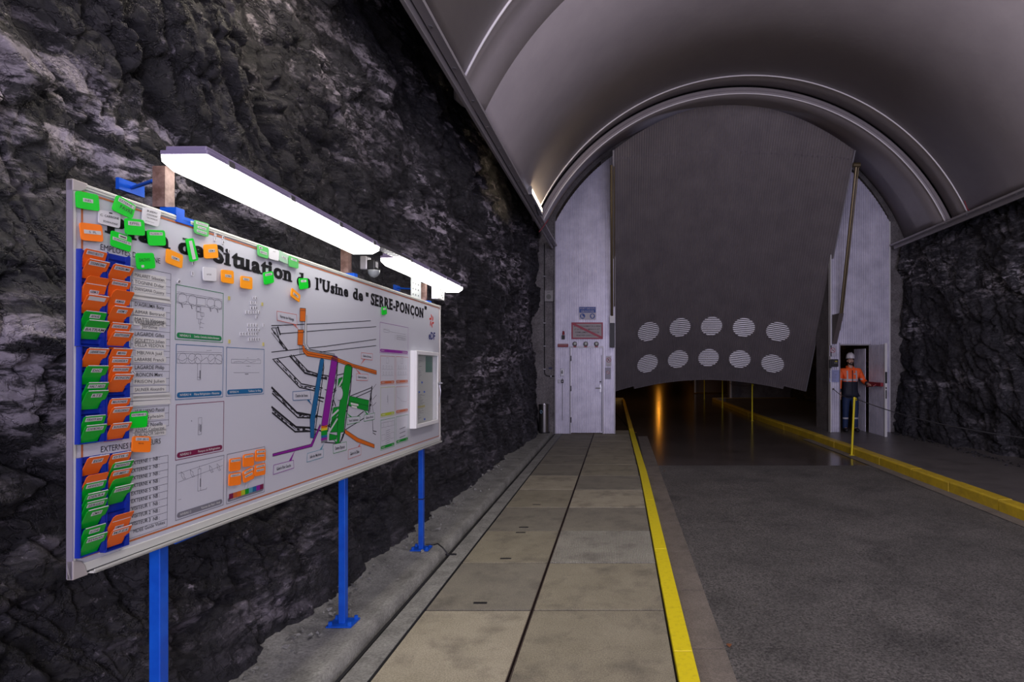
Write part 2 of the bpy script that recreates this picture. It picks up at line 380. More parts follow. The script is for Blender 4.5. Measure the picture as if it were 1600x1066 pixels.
# ================================================================== SETTING
# ---- left rock wall
ys = np.concatenate([np.arange(-6.5, 1.2, .09), spaced(1.2, 12.95, 640, .006, .06)])
zs = np.concatenate([np.arange(-.15, 4.6, .0095), np.arange(4.6, 8.4, .04)])
Yg, Zg = np.meshgrid(ys, zs, indexing='ij')
foot = np.interp(ys, [-6, 2.5, 3.5, 4.5, 6.2, 9, 13], [-2.0, -1.86, -1.90, -1.90, -1.82, -1.80, -1.78])[:, None]
lean = np.interp(zs, [0, .6, 2.2, 3.6, 4.3, 5.2, 8.4], [0, -.07, -.10, -.02, -.10, -.40, -1.0])[None]
D = rockdisp(Yg, Zg, 3.3, R(52))
X = foot + lean + D * (1.0 + .3 * np.clip((Zg - 2.4), 0, 1)) * np.interp(zs, [0, .5], [.45, 1.0])[None]
lim = np.where((Yg > .9) & (Yg < 5.5), -1.735, -1.55)
X = np.where(X > lim, lim + (X - lim) * .12, X)
for yc, zc in ((2.21, 2.31), (4.85, 2.255)):
    k_ = np.exp(-(((Yg - yc) ** 2 + (Zg - zc) ** 2) / .16 ** 2) ** 2); X = np.where(X > -1.915, X * (1 - k_) + -1.915 * k_, X)
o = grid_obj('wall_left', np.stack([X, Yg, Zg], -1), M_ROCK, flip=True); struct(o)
# ---- right rock wall
ys = np.concatenate([np.arange(-6.5, 5.0, .12), np.arange(5.0, 12.95, .028)]); zs = np.arange(-.1, 8.4, .022)
Yg, Zg = np.meshgrid(ys, zs, indexing='ij')
D = rockdisp(Yg, Zg, 17.7, R(-60), 1.25, .5)
base = np.interp(ys, [-6, 7, 9, 12, 13], [6.55, 6.5, 6.38, 6.22, 6.25])[:, None] + np.interp(zs, [0, 1, 4, 5, 8], [.0, .12, .05, .3, .9])[None]
X = base - D
X = np.maximum(X, 6.02)
struct(grid_obj('wall_right', np.stack([X, Yg, Zg], -1), M_ROCK2))
# rock roof above the lining
ys = np.arange(-6.5, 13.2, .4); xs = np.arange(-4, 9, .4); Yg, Xg = np.meshgrid(ys, xs, indexing='ij')
struct(grid_obj('ceiling_rock', np.stack([Xg, Yg, 7.9 + .3 * fbm(Xg, Yg, 4)], -1), M_ROCK2))

# ---- vaulted lining
VC, VZ, VR = 2.3, 2.47, 4.11
def vsec(Y, dr=0, c=VZ, r=VR, zs=4.2):
    r = r + dr; a = math.asin(min(1, (zs - c) / r)); n = 72
    return [(VC - r * math.cos(a + (math.pi - 2 * a) * k / n), Y, c + r * math.sin(a + (math.pi - 2 * a) * k / n)) for k in range(n + 1)]
def loft(name, secs, m, parent=None, thick=0.0, smooth=True):
    P = np.array(secs); o = grid_obj(name, P, m, smooth=smooth)
    if thick:
        md = o.modifiers.new('solid', 'SOLIDIFY'); md.thickness = thick; md.offset = -1
    if parent: o.parent = parent
    return o
ceil = empty('ceiling'); struct(ceil)
sec = [('vault_section', [(-6.5, 0), (-2, 0), (2, 0), (5.18, 0)]), ('vault_band', [(5.18, .03), (5.62, .15), (5.76, .12), (5.95, 0)]),
       ('vault_section', [(5.95, 0), (8, 0), (9.85, 0)]), ('vault_band', [(9.85, .02), (10.52, .14)])]
for nm, ss in sec: loft(nm, [vsec(a, d) for a, d in ss], M_VAULT, ceil, .05)
def endsec(t): return vsec(10.52 + t * 2.2, 0, VZ + .33 * t, VR + .25 * t, 4.2 + .16 * t)
loft('vault_section', [endsec(t) for t in (0, .3, .6, 1)], M_VAULT, ceil, .05)
# overlap lips at the joints, pale colour standing in for their highlight
for Y in (5.18, 9.85, 10.52):
    MB().tube(vsec(Y, -.006), .013, 6).build('joint_lip', M_LIP, ceil, smooth=True)
    loft('joint_face', [vsec(Y, -.006), vsec(Y, .11)], M_VAULT, ceil, .0)
# edge strips along both springing lines
for sx, xe in ((-1, VC - VR * math.cos(math.asin((4.2 - VZ) / VR))), (1, VC + VR * math.cos(math.asin((4.2 - VZ) / VR)))):
    b = MB().bb(xe - .03 if sx < 0 else xe - .045, xe + .045 if sx < 0 else xe + .03, -6.5, 12.6, 4.165, 4.20)
    b.bb(xe + (-.075 if sx < 0 else .045), xe + (-.045 if sx < 0 else .075), -6.5, 12.6, 4.10, 4.23)
    b.build('edge_strip', M_TRIMV, ceil)
    for k in range(14): MB().lathe([(0, -.012), (.016, -.01), (.016, 0)], (xe, 4.3 + k * .62, 4.168), 10).build('bolt', M_STEEL, ceil)

# ---- road, gutters, kerbs, pavements
o = MB().bb(.60, 4.35, -6.5, 9.4, -.3, -.1).build('floor', M_ASPH); struct(o)
o = MB().add([(.60, 9.4, -.1), (4.6, 9.4, -.1), (4.6, 62, -.1), (-.6, 62, -.1), (-.6, 24, -.1), (.30, 14, -.1)], [(0, 1, 2, 3, 4, 5)]).build('floor_inner', M_DECK); struct(o)
# left gutter slabs
g = empty('gutter'); struct(g)
for k in range(-8, 11):
    y0 = 3.42 + .87 * k
    MB().bb(.412, .635, y0 + .003, y0 + .864, -.25, -.095).build('gutter_slab', M_GUT, g)
MB().bb(.405, .64, -6.5, 13.1, -.3, -.105).build('gutter_bed', M_DARK, g)
def kx(y): return float(np.interp(y, [-6, 8, 10.6, 12.5, 19, 24], [.312, .300, .262, .235, .16, .10]))
kb = empty('kerb'); struct(kb)
y = -5.5; i = 0
while y < 24:
    y1 = min(y + 1.74, 24)
    b = MB(); a0, a1 = kx(y + .004), kx(y1 - .004)
    for zz in (-.25, .004): b.add([(a0, y + .003, zz), (a0 + .108, y + .003, zz), (a1 + .108, y1 - .003, zz), (a1, y1 - .003, zz)], [])
    b.f = [(3, 2, 1, 0), (4, 5, 6, 7), (0, 1, 5, 4), (1, 2, 6, 5), (2, 3, 7, 6), (3, 0, 4, 7)]
    b.build('kerb_stone', M_YEL if y < 12.5 else M_YELK, kb, bevel=.006); y = y1
# pavement with its slabs
pv = struct(empty('pavement'))
MB().bb(-1.43, .40, -6.5, 13.2, -.3, -.03).build('pavement_bed', M_DARK, pv)
for k in range(-10, 11):
    y0 = 3.73 + .87 * k
    for q, (xa, xb) in enumerate(((-1.27, -.583), (-.561, .288))):
        r = random.random()
        m = M_SLAB[0] if (k, q) == (-1, 0) else M_SLABBR if (k, q) == (1, 1) else M_SLAB[2] if (k, q) == (0, 0) else (M_SLAB[1] if (k < 2) else M_SLAB[int(r * 3)])
        if k >= 5: m = M_SLAB[2] if q == 0 else M_SLAB[1]
        xb2 = xb if q == 0 else min(xb, kx(y0) - .014, kx(y0 + .87) - .014)
        s = MB().bb(xa, xb2, y0 + .010, y0 + .860, -.08, random.uniform(-.002, .002)).build('slab', m, pv, bevel=.0015)
        if q == 0 and -1 < k < 4:
            for yy in ((y0 + .09, y0 + .80) if k == 1 else (y0 + .10,)):
                MB().bb(-.985, -.895, yy, yy + .022, -.004, .003).build('lifting_slot', M_DARK, s)
M_RUST = mat('rusty_rail', (.05, .032, .026), .6)
MB().bb(-.5825, -.5775, -6.5, 12.6, -.03, .004).bb(-.5665, -.5615, -6.5, 12.6, -.03, .004).build('joint_rail', M_RUST, pv)
MB().bb(-1.285, -1.272, -6.5, 12.6, -.03, .002).build('joint_rail', M_DARK, pv)
for k in range(-4, 8):
    y0 = 2.4 + 1.74 * k
    if y0 < 12.5: MB().bb(-1.425, -1.287, y0 + .003, min(y0 + 1.737, 12.65), -.08, .004).build('border_slab', M_LEDGE, pv, bevel=.005)
MB().bb(-1.57, -1.43, -6.5, 12.65, -.3, -.055).build('channel_bed', mat('channel_dark', (.05, .048, .045), .8), pv)
MB().bb(-1.462, -1.442, -6.5, 12.65, -.06, -.012).build('channel_rail', M_DARK, pv)
# ledge between channel and rock
ys = np.arange(-6.5, 12.75, .06); xs = np.array([-1.498, -1.50, -1.55, -1.62, -1.70, -1.78, -1.86, -1.95, -2.1, -2.4]); Yg, Xg = np.meshgrid(ys, xs, indexing='ij')
Zg = np.where(Xg > -1.499, -.08, .045) + .010 * fbm(Xg * 4, Yg * 4, 2) + np.clip(-1.75 - Xg, 0, 1) * .25
Zg[:, 0] = -.08; Xg = Xg + .012 * fbm(Yg * 3, Xg * 0, 8)
struct(grid_obj('ledge', np.stack([Xg, Yg, Zg], -1), M_LEDGE, smooth=False))
# right pavement + kerb stones
def kr(y): return float(np.interp(y, [-6, 6.2, 8.5, 10.4, 13, 16.3, 21, 24], [4.42, 4.37, 4.31, 4.27, 4.17, 3.98, 3.92, 3.92]))
ys = np.concatenate([np.arange(-6.5, 24.1, .5)]); P = []
for yy in ys: P.append([(kr(yy) + .16, yy, .032), (5.4, yy, .035), (8.5 if yy > 13 else 6.9, yy, .04)])
struct(grid_obj('pavement_right', np.array(P), M_PAVE, flip=True))
kb2 = struct(empty('kerb_right'))
y = -3.4; random.seed(3)
cuts = [-3.4, -2.4, -1.4, -.4, .6, 1.6, 2.6, 3.6, 4.6, 5.6, 6.55, 7.5, 8.42, 9.4, 10.35, 11.24, 12.2, 13.2, 14.2, 15.3, 16.4, 17.5, 18.8, 20.1, 21.4, 22.7, 24]
for y0, y1 in zip(cuts[:-1], cuts[1:]):
    a0, a1 = kr(y0), kr(y1); j = random.uniform(-.004, .004); b = MB()
    for zz, dx in ((-.2, 0), (.022 + j, 0), (.035 + j, .02)):
        b.add([(a0 + dx + j, y0 + .006, zz), (a0 + .17, y0 + .006, zz), (a1 + .17, y1 - .006, zz), (a1 + dx + j, y1 - .006, zz)], [])
    b.f = [(3, 2, 1, 0), (8, 9, 10, 11)] + [(4 * l + i, 4 * l + (i + 1) % 4, 4 * l + 4 + (i + 1) % 4, 4 * l + 4 + i) for l in (0, 1) for i in range(4)]
    b.build('kerb_stone', M_YELK, kb2, bevel=.008)
P = [[(kr(yy) - .17, yy, -.094), (kr(yy) + .01, yy, -.094)] for yy in np.arange(-6, 13, .5)]
grid_obj('gutter_strip', np.array(P), M_GUT, flip=True).parent = kb2
# cross kerb far inside, where a side gallery leaves to the right
kc = MB().bb(3.95, 8.4, 24.0, 24.25, -.1, .04).build('kerb_cross', M_YELK); struct(kc)
kc = MB().bb(-1.0, .16, 24.0, 24.25, -.1, .04).build('kerb_cross', M_YELK); struct(kc)

# ---- portal wall behind the lining, with its arched opening
def arch_z(x, r=4.25, c=2.8):
    d = r * r - (x - 2.3) ** 2; return c + math.sqrt(d) if d > 0 else c
b = MB()
b.bb(-3.2, -1.43, 12.76, 13.6, -.1, 8.2); b.bb(6.03, 8.8, 12.76, 13.6, -.1, 8.2)
o = b.build('wall_back', M_WALLC); struct(o)
b = MB(); n = 40
for k in range(n):
    x0 = -1.43 + 7.46 * k / n; x1 = -1.43 + 7.46 * (k + 1) / n
    z0, z1 = arch_z(x0) + .05, arch_z(x1) + .05
    b.add([(x0, 12.78, z0), (x1, 12.78, z1), (x1, 12.78, 8.2), (x0, 12.78, 8.2), (x0, 13.6, z0), (x1, 13.6, z1)], [(0, 1, 2, 3), (0, 4, 5, 1)])
o = b.build('wall_back', M_WALLC); struct(o)
o = MB().bb(4.74, 4.89, 12.80, 13.7, 0, 7.0).build('column', M_WALLC); struct(o)
o = MB().bb(-.42, -.14, 12.80, 13.7, -.1, 7.0).build('column', M_WALLC); struct(o)

# ---- tunnel beyond the door
o = MB().bb(-3, 9, 9.5, 63, -.4, -.115).build('floor_inner', M_DECK); struct(o)
def rough(name, fn, us, vs, m, flip=False):
    U, V = np.meshgrid(us, vs, indexing='ij'); return struct(grid_obj(name, fn(U, V), m, flip))
rough('wall_left_inner', lambda U, V: np.stack([-1.5 + .2 * fbm(U, V, 5), U, V], -1), np.arange(13.6, 62.5, .35), np.arange(-.2, 7, .3), M_ROCKFAR, True)
rough('wall_right_inner', lambda U, V: np.stack([7.4 - .35 * facet(U * .8, V * .8, 6) + .1 * fbm(U * 2, V * 2, 5), U, V], -1), np.arange(13.5, 30.6, .14), np.arange(-.2, 7, .12), M_ROCK2)
rough('wall_right_inner', lambda U, V: np.stack([5.8 + .2 * fbm(U, V, 6), U, V], -1), np.arange(30, 62.5, .4), np.arange(-.2, 7, .3), M_ROCKFAR)
rough('ceiling_inner', lambda U, V: np.stack([V, U, 6.6 + .2 * fbm(U, V, 6)], -1), np.arange(13.5, 62.5, .5), np.arange(-3, 9.5, .5), M_ROCKFAR)
o = MB().bb(-3, 9, 62, 62.3, -.2, 7).build('wall_end', M_WALLC); struct(o)
o = MB().bb(4.72, 9, 24.6, 24.9, -.1, 6.8).build('wall_inner', M_WALLC); struct(o)
b = MB(); n = 36
for k in range(n):   # ribbed brown shutter
    x0 = 3.95 + 1.85 * k / n; b.bb(x0, x0 + .03, 29.90, 29.96, -.05, 3.2); b.bb(x0 + .03, x0 + 1.85 / n, 29.94, 29.98, -.05, 3.2)
t = b.build('roller_shutter', mat('shutter_brown', (.20, .11, .04), .5)); tag(t, 'brown ribbed shutter in the dark tunnel behind the tilted door', 'shutter')
for xx, yy, lb in ((3.93, 29.6, 'pale thin pipe at the far edge of the brown ribbed shutter'), (4.78, 24.45, 'pale thin pipe on the corner of the grey wall inside the tunnel')):
    t = MB().tube([(xx, yy, -.05), (xx, yy, 3.0)], .05, 10).build('wall_pipe', M_WHITE); tag(t, lb, 'pipe')
    MB().bb(xx - .07, xx + .07, yy - .05, yy + .06, 1.2, 1.26).build('pipe_bracket', M_DARK, t)
t = empty('sodium_lamp', (3.45, 50, 3.1)); tag(t, 'orange sodium lamp deep in the tunnel mirrored on the wet road', 'lamp')
MB().box((0, 0, .1), (.5, .3, .12)).build('housing', M_DARK, t); MB().tube([(0, 0, .15), (0, 0, 3.6)], .02, 6).build('hanger', M_DARK, t)
MB().box((0, 0, 0), (.20, .20, .10)).build('lens', mat('sodium', (1, .5, .1), .4, emit=(1.0, .36, .03), estr=110), t, bevel=.02)
t = empty('sodium_lamp', (.2, 22.5, 5.3)); tag(t, 'orange sodium lamp on the tunnel roof hidden behind the tilted door', 'lamp')
MB().box((0, 0, .1), (.5, .3, .12)).build('housing', M_DARK, t); MB().tube([(0, 0, .15), (0, 0, 1.4)], .02, 6).build('hanger', M_DARK, t)
MB().box((0, 0, 0), (.42, .26, .10)).build('lens', mat('sodium_dim', (1, .5, .1), .4, emit=(1.0, .50, .12), estr=60), t, bevel=.02)

# ---- corrugated panels either side of the portal
PIT = .05
def corr(x0, x1, z0, ztop, y, depth=.016, pitch=PIT):
    """box-profiled sheet facing -Y between x0 and x1, ztop(x) the upper edge"""
    xs = []; k = math.floor(x0 / pitch)
    while k * pitch < x1:
        for f, d in ((0, 0), (.5, 0), (.62, 1), (.88, 1)):
            xx = (k + f) * pitch
            if x0 < xx < x1: xs.append((xx, d))
        k += 1
    xs = [(x0, 0)] + xs + [(x1, 0)]; b = MB(); vs = []
    for xx, d in xs: vs += [(xx, y + d * depth, z0(xx) if callable(z0) else z0), (xx, y + d * depth, ztop(xx) if callable(ztop) else ztop)]
    b.add(vs, [(2 * i, 2 * i + 2, 2 * i + 3, 2 * i + 1) for i in range(len(xs) - 1)])
    return b
YD = 12.70
d1 = empty('wall_panel_left', (0, 0, 0)); d1['kind'] = 'structure'
AZ = lambda x: arch_z(x, 4.20)
b = corr(-1.43, -1.10, 0, AZ, YD); c2 = corr(-.355, -.115, 0, AZ, YD); b.add(c2.v, c2.f); c2 = corr(-1.10, -.355, 1.935, AZ, YD); b.add(c2.v, c2.f)
b.build('corrugated_sheet', M_PANEL, d1)
MB().bb(-1.445, -1.425, YD - .02, YD + .05, 0, AZ(-1.43)).bb(-.125, -.095, YD - .025, YD + .10, 0, AZ(-.1)).build('edge_post', M_LEAFED, d1)
d2 = empty('wall_panel_right', (0, 0, 0)); d2['kind'] = 'structure'
b = corr(4.715, 4.905, .035, AZ, YD); c2 = corr(4.905, 6.03, 1.985, AZ, YD); b.add(c2.v, c2.f); c2 = corr(5.60, 6.03, .035, 1.985, YD); b.add(c2.v, c2.f)
b.build('corrugated_sheet', M_PANEL, d2)
MB().bb(4.70, 4.722, YD - .025, YD + .10, .03, AZ(4.7)).bb(6.02, 6.04, YD - .02, YD + .05, .03, AZ(6.03)).build('edge_post', M_WHITE, d2)
# left pedestrian door
dr = empty('door_1', (-.73, YD, 0)); dr['kind'] = 'structure'; dr['label'] = 'closed white corrugated pedestrian door in the panel beside the steel bin'
c2 = corr(-1.085 + .73, -.375 + .73, .02, 1.915, -.012, .014)
c2.build('door_leaf', M_PANEL, dr)
MB().bb(-.378, -.352, -.03, .03, 0, 1.95).bb(.352, .378, -.03, .03, 0, 1.95).bb(-.352, .352, -.03, .03, 1.915, 1.955).build('door_frame', M_LEAFED, dr)
MB().bb(.325, .336, -.034, -.02, .05, 1.75).build('door_seal', M_DARK, dr)
for z in (.25, .95, 1.62): MB().tube([(-.352, -.036, z), (-.352, -.036, z + .12)], .012, 8).build('hinge', M_DARK, dr)
h = MB().bb(.285, .325, -.05, -.02, .93, 1.10).build('lock_plate', M_STEEL, dr)
MB().tube([(.305, -.05, 1.02), (.305, -.09, 1.02), (.20, -.09, 1.02)], .010, 8).build('handle', M_STEEL, h)
MB().tube([(.305, -.05, 1.16), (.305, -.07, 1.16)], .016, 10).build('lock_knob', M_BLACKR, h)
# right opening: frame, lining and the leaf swung towards us
dr = empty('door_2', (5.60, YD, .035)); dr['kind'] = 'structure'; dr['label'] = 'open white corrugated door leaf with red push bar held by the person in orange'
MB().bb(-.70, -.685, -.03, .05, 0, 1.99).bb(-.685, 0, -.03, .05, 1.935, 1.965).build('door_frame', M_LEAFED, dr)
b = MB(); ny = 15                                       # leaf, ribbed face towards -X
for k in range(ny):
    y0 = -.02 - .75 * k / ny; y1 = -.02 - .75 * (k + 1) / ny; ym = y0 + (y1 - y0) * .6
    b.bb(-.045, -.005, ym, y0, .0, 1.94); b.bb(-.033, -.005, y1, ym, .0, 1.94)
b.build('door_leaf', M_PANEL, dr)
MB().bb(-.05, 0, -.80, -.765, 0, 1.96).build('door_edge', M_WHITE, dr)
MB().bb(-.045, -.005, -.803, -.80, 1.12, 1.36).bb(-.035, -.012, -.804, -.80, .80, .98).bb(-.035, -.012, -.804, -.80, 1.0, 1.04).build('lock_case', M_DARK, dr)
bar = MB().bb(-.10, -.045, -.72, -.06, 1.05, 1.13).build('push_bar', M_RED, dr, bevel=.006)
MB().tube([(-.10, -.50, 1.08), (-.15, -.49, 1.05), (-.15, -.25, 1.03), (-.13, -.12, 1.03), (-.10, -.10, 1.06)], .012, 8).build('bar_handle', M_RED, bar)
b = MB()                                                # darker lining behind the opening
for k in range(9): b.bb(5.52 - .70 + .70, 5.54, 12.80 + k * .07, 12.84 + k * .07, .035, 1.9); b.bb(5.53, 5.54, 12.84 + k * .07, 12.87 + k * .07, .035, 1.9)
o = b.build('wall_door_lining', M_PANEL); struct(o)
o = MB().bb(4.72, 6.0, 13.70, 13.75, -.1, .02).build('trim_1', M_DARK); struct(o)

# ---- the big tilted door
td = empty('door_3', (2.30, YD, .84)); td['kind'] = 'structure'; td['label'] = 'huge grey tilted arched door with ten round louvres over the road'
XC, HW, BW = 2.32, 2.43, .68
def lp(x, s, off=0.0):
    b_ = BW * (1 - (x / HW) ** 2) + off
    return Vector((XC + x, 14.56 - .519 * s + .855 * b_, .84 + .855 * s + .519 * b_)) - Vector((2.30, YD, .84))
def top_s(x): return 6.67 - .77 * (x / HW) ** 2
holes = [(x, s) for s in (.60, 1.53) for x in (-1.60, -.80, 0, .80, 1.60)]
ncol = int(2 * HW / .0125); b = MB(); idx = {}
xs = [-HW + 2 * HW * i / ncol for i in range(ncol + 1)]
rows = [k / 158 for k in range(159)]
prof = [0, 0, .012, .012]
for i, x in enumerate(xs):
    st = top_s(x); sb = 0.0 if abs(x) > 1.95 else -.09
    for j, q in enumerate(rows):
        s_ = sb + (st - sb) * q; idx[i, j] = len(b.v); p = lp(x, s_, prof[i % 4] + (.03 if s_ > 5.72 else 0)); b.v.append(tuple(p))
for i in range(ncol):
    x = (xs[i] + xs[i + 1]) / 2
    for j in range(158):
        st = top_s(x); sb = 0.0 if abs(x) > 1.95 else -.09; s_ = sb + (st - sb) * (rows[j] + rows[j + 1]) / 2
        if s_ < 2.0 and any((x - hx) ** 2 + (s_ - hs) ** 2 < .285 ** 2 for hx, hs in holes): continue
        b.f.append((idx[i, j], idx[i + 1, j], idx[i + 1, j + 1], idx[i, j + 1]))
b.build('door_skin', M_LEAF, td)
for sx in (-1, 1):
    b = MB(); xx = sx * (HW + .008); n = 24
    for k in range(n + 1):
        s_ = top_s(HW) * k / n; p = lp(sx * HW, s_); q = lp(sx * HW, s_, .10); w0 = Vector((sx * .028, 0, 0))
        b.v += [tuple(p), tuple(p + w0), tuple(q + w0), tuple(q)]
    for k in range(n):
        for e in range(4): b.f.append((4 * k + e, 4 * k + (e + 1) % 4, 4 * k + 4 + (e + 1) % 4, 4 * k + 4 + e))
    b.f += [(0, 1, 2, 3), (4 * n, 4 * n + 1, 4 * n + 2, 4 * n + 3)]
    b.build('side_rail', M_LEAFED, td)
b = MB()
for k in range(48):                                    # return flange under the bottom edge
    x0 = -HW + 2 * HW * k / 48; x1 = -HW + 2 * HW * (k + 1) / 48; s0 = 0 if abs(x0 + .05) > 1.95 else -.09
    p = [lp(x0, s0), lp(x1, s0), lp(x1, s0, .10), lp(x0, s0, .10)]; b.add(p, [(0, 1, 2, 3)])
b.build('bottom_flange', M_LEAFED, td)
for hx, hs in holes:
    ring = MB(); n = 36; r0, r1 = .268, .30
    for k in range(n):
        a = 2 * math.pi * k / n; ca, sa = math.cos(a), math.sin(a)
        for rr, of in ((r0, .05), (r0, -.006), (r1, -.006), (r1, .012)): ring.v.append(tuple(lp(hx + rr * ca, hs + rr * sa, of)))
    for k in range(n):
        for e in range(3): ring.f.append((4 * k + e, 4 * ((k + 1) % n) + e, 4 * ((k + 1) % n) + e + 1, 4 * k + e + 1))
    rv = ring.build('louvre', M_LEAF, td, smooth=False)
    sl = MB(); ns = 10
    for k in range(ns):
        s_ = hs - .268 + .536 * (k + .5) / ns; hwid = math.sqrt(max(0, .27 ** 2 - (s_ - hs) ** 2)); m_ = 6
        if hwid < .05: continue
        for e in range(m_):
            xa = hx - hwid + 2 * hwid * e / m_; xb = hx - hwid + 2 * hwid * (e + 1) / m_; t_ = .0125
            # blade sloping outward so it catches light from the road side
            sl.add([lp(xa, s_ - t_, -.002), lp(xb, s_ - t_, -.002), lp(xb, s_ + t_, .012), lp(xa, s_ + t_, .012)], [(0, 1, 2, 3)])
            sl.add([lp(xa, s_ - t_, -.002), lp(xb, s_ - t_, -.002), lp(xb, s_ - t_ - .004, .008), lp(xa, s_ - t_ - .004, .008)], [(3, 2, 1, 0)])
    o = sl.build('louvre_slats', M_SLAT, rv); o['kind'] = 'stuff'
# rods and balance plates each side of the door
for sx, xx, lb in ((-1, -.165, 'tall thin oily rod on the left panel, with dark plate under it'), (1, 4.83, 'tall slanting oily rod across the right corrugated panel')):
    t = empty('door_rod', (xx, 12.5, 2.4)); tag(t, lb, 'rod')
    z0 = 2.62 - 2.4 if sx < 0 else 2.30 - 2.4
    MB().tube([(0, -.9, 3.22), (0, .02, z0)], .030, 10).tube([(.055, -.88, 3.2), (.055, .0, z0 + .2)], .012, 8).build('rod', M_BRASS, t)
    MB().tube([(-.07 * sx, -.9, 3.22), (.07, -.9, 3.22)], .05, 10).build('pivot', M_BRASS, t)
    if sx < 0:
        MB().bb(-.05, .05, .0, .12, z0 - .16, z0 + .0).build('bracket', M_WHITE, t); MB().bb(-.045, .06, .03, .14, -.48, z0 - .16).build('balance_plate', M_DARK, t)
    else:
        b = MB(); pts = [(-.1, .15, .25), (-.1, -.25, .25), (-.1, .15, -.40)]
        b.add([(p[0], p[1], p[2]) for p in pts] + [(p[0] + .10, p[1], p[2]) for p in pts], [(0, 1, 2), (5, 4, 3), (0, 3, 4, 1), (1, 4, 5, 2), (2, 5, 3, 0)])
        b.build('balance_plate', mat('plate_brown', (.13, .11, .11), .5), t)

# ================================================================== THE BOARD
BO = Vector((-1.6, 1.662, 1.0)); U = Vector((.018, 1, -.019)).normalized(); W = U.cross(Vector((0, 0, 1))).normalized(); V = W.cross(U).normalized()
BM = Matrix(((U.x, V.x, W.x, BO.x), (U.y, V.y, W.y, BO.y), (U.z, V.z, W.z, BO.z), (0, 0, 0, 1)))
BI = BM.inverted(); CO = BI @ Vector((0, 0, H)); BI3 = BI.to_3x3()
def uv(px, py, wz=0.0):
    """where the sight line of a photo pixel meets the board's face (board metres)"""
    d = BI3 @ Vector(((px - CX) / F, 1, (CY - py) / F)); t = (wz - CO.z) / d.z; p = CO + d * t; return (p.x, p.y)
def z1(x, y): return (90 + x / 4.4417, 220 + y / 4.4417)
def z2(x, y): return (90 + x / 4.4417, 440 + y / 4.4417)
def z3(x, y): return (90 + x / 4.4417, 670 + y / 4.4417)
def z4(x, y): return (260 + x / 4.4417, 340 + y / 4.4417)
def z5(x, y): return (260 + x / 3.808, 540 + y / 3.808)
def z6(x, y): return (410 + x / 3.553, 440 + y / 3.553)
def z7(x, y): return (570 + x / 3.556, 420 + y / 3.556)
def z8(x, y): return (470 + x / 5.922, 560 + y / 5.922)
def z9(x, y): return (190 + x / 6.6625, 400 + y / 6.6625)
LB, HB = 3.234, 1.167
board = empty('situation_board', mw=BM); tag(board, 'long white wall board with the plan of the power station on blue posts', 'board')
def bl(mb, name, m, parent=board, **k): return mb.build(name, m, parent, **k)
def S(u, v): return (u - .019 * v, v)            # the board hangs a degree out of square
def sq(u0, u1, v0, v1, z0, z1, mb=None): return (mb or MB()).poly([S(u0, v0), S(u1, v0), S(u1, v1), S(u0, v1)], z0, z1)
bl(sq(.01, LB - .01, .01, HB - .01, -.012, 0), 'panel', M_BOARD)
for b in (sq(.02, LB - .02, HB - .017, HB, -.013, .004), sq(LB - .020, LB, .02, HB - .015, -.013, .004), sq(.02, LB - .02, 0, .036, -.013, .004), sq(0, .010, .02, HB - .015, -.013, .004)):
    bl(b, 'frame_rail', M_FRAME, bevel=.002)
bl(sq(-.003, 0, 0, HB, -.0135, .0045), 'end_strip', M_EDGE)
bl(sq(.03, LB - .01, .004, .010, .004, .0046, sq(.03, LB - .01, HB - .0095, HB - .0085, .004, .0046)), 'frame_groove', M_INK)
bl(sq(.05, LB - .02, 0, .012, .018, .022, sq(.05, LB - .02, 0, .006, 0, .022)), 'pen_tray', M_FRAME)
for u_, v_ in ((0, 0), (0, HB), (LB, 0), (LB, HB)):
    su = 1 if u_ == 0 else -1; sv = 1 if v_ == 0 else -1; k_ = .6 if v_ else 1
    pts = [(u_ - su * .003, v_ - sv * .003), (u_ + su * .045, v_ - sv * .003), (u_ + su * .036, v_ + sv * .030 * k_), (u_ + su * .024, v_ + sv * .045 * k_), (u_ - su * .003, v_ + sv * .055 * k_)]
    bl(MB().poly([S(*p) for p in pts], -.014, .0062), 'corner_cap', M_CAPG, bevel=.003)
E0 = .0012
# thin brown border line
BL_ = [S(.030, .054), S(LB - .030, .054), S(LB - .030, HB - .022), S(.030, HB - .025)]
bl(MB().ribbon(BL_, .006, E0, closed=True), 'border_line', M_BRN)

def on(mb, t, a, b, cap, bold=0.0, zz=E0, geo=None):
    """lettering whose baseline runs a -> b in photo pixels, capital height cap pixels at a"""
    pa, pb = uv(*a), uv(*b); h = uv(a[0], a[1] - cap)[1] - pa[1]
    put_text(mb, t, pa, pb, h, zz, bold, geo=geo)
# title
BLD = .036
for wd, a, b, cap in (('Plan', (163, 362), (266, 389), 27), ('de', z4(78, 242), z4(258, 278), 24), ('Situation', z4(322, 302), z4(872, 446), 26),
                      ('de', z4(903, 470), z4(1000, 488), 20), ("l'Usine", (491.6, 451.5), (544, 464), 17.5), ('de', (551, 466.5), (567, 470.5), 16.5),
                      ('"', (571, 472), (575.5, 473), 14), ('"', (663, 491), (666.5, 492), 12)):
    tb = MB(); on(tb, wd, a, b, cap, geo=slab_serif(wd, BLD)); bl(tb, 'title_word', M_INK)
tb = MB(); on(tb, 'SERRE-PONÇON', (579, 475.5), (661.5, 496.5), 17, geo=slab_serif('SERRE-PONCON', .034))
cu_, cv_ = uv(645.5, 494.5); tb.ribbon([(cu_, cv_), (cu_ + .008, cv_ - .008), (cu_, cv_ - .016)], .006, E0)
bl(tb, 'title_word', M_INK)
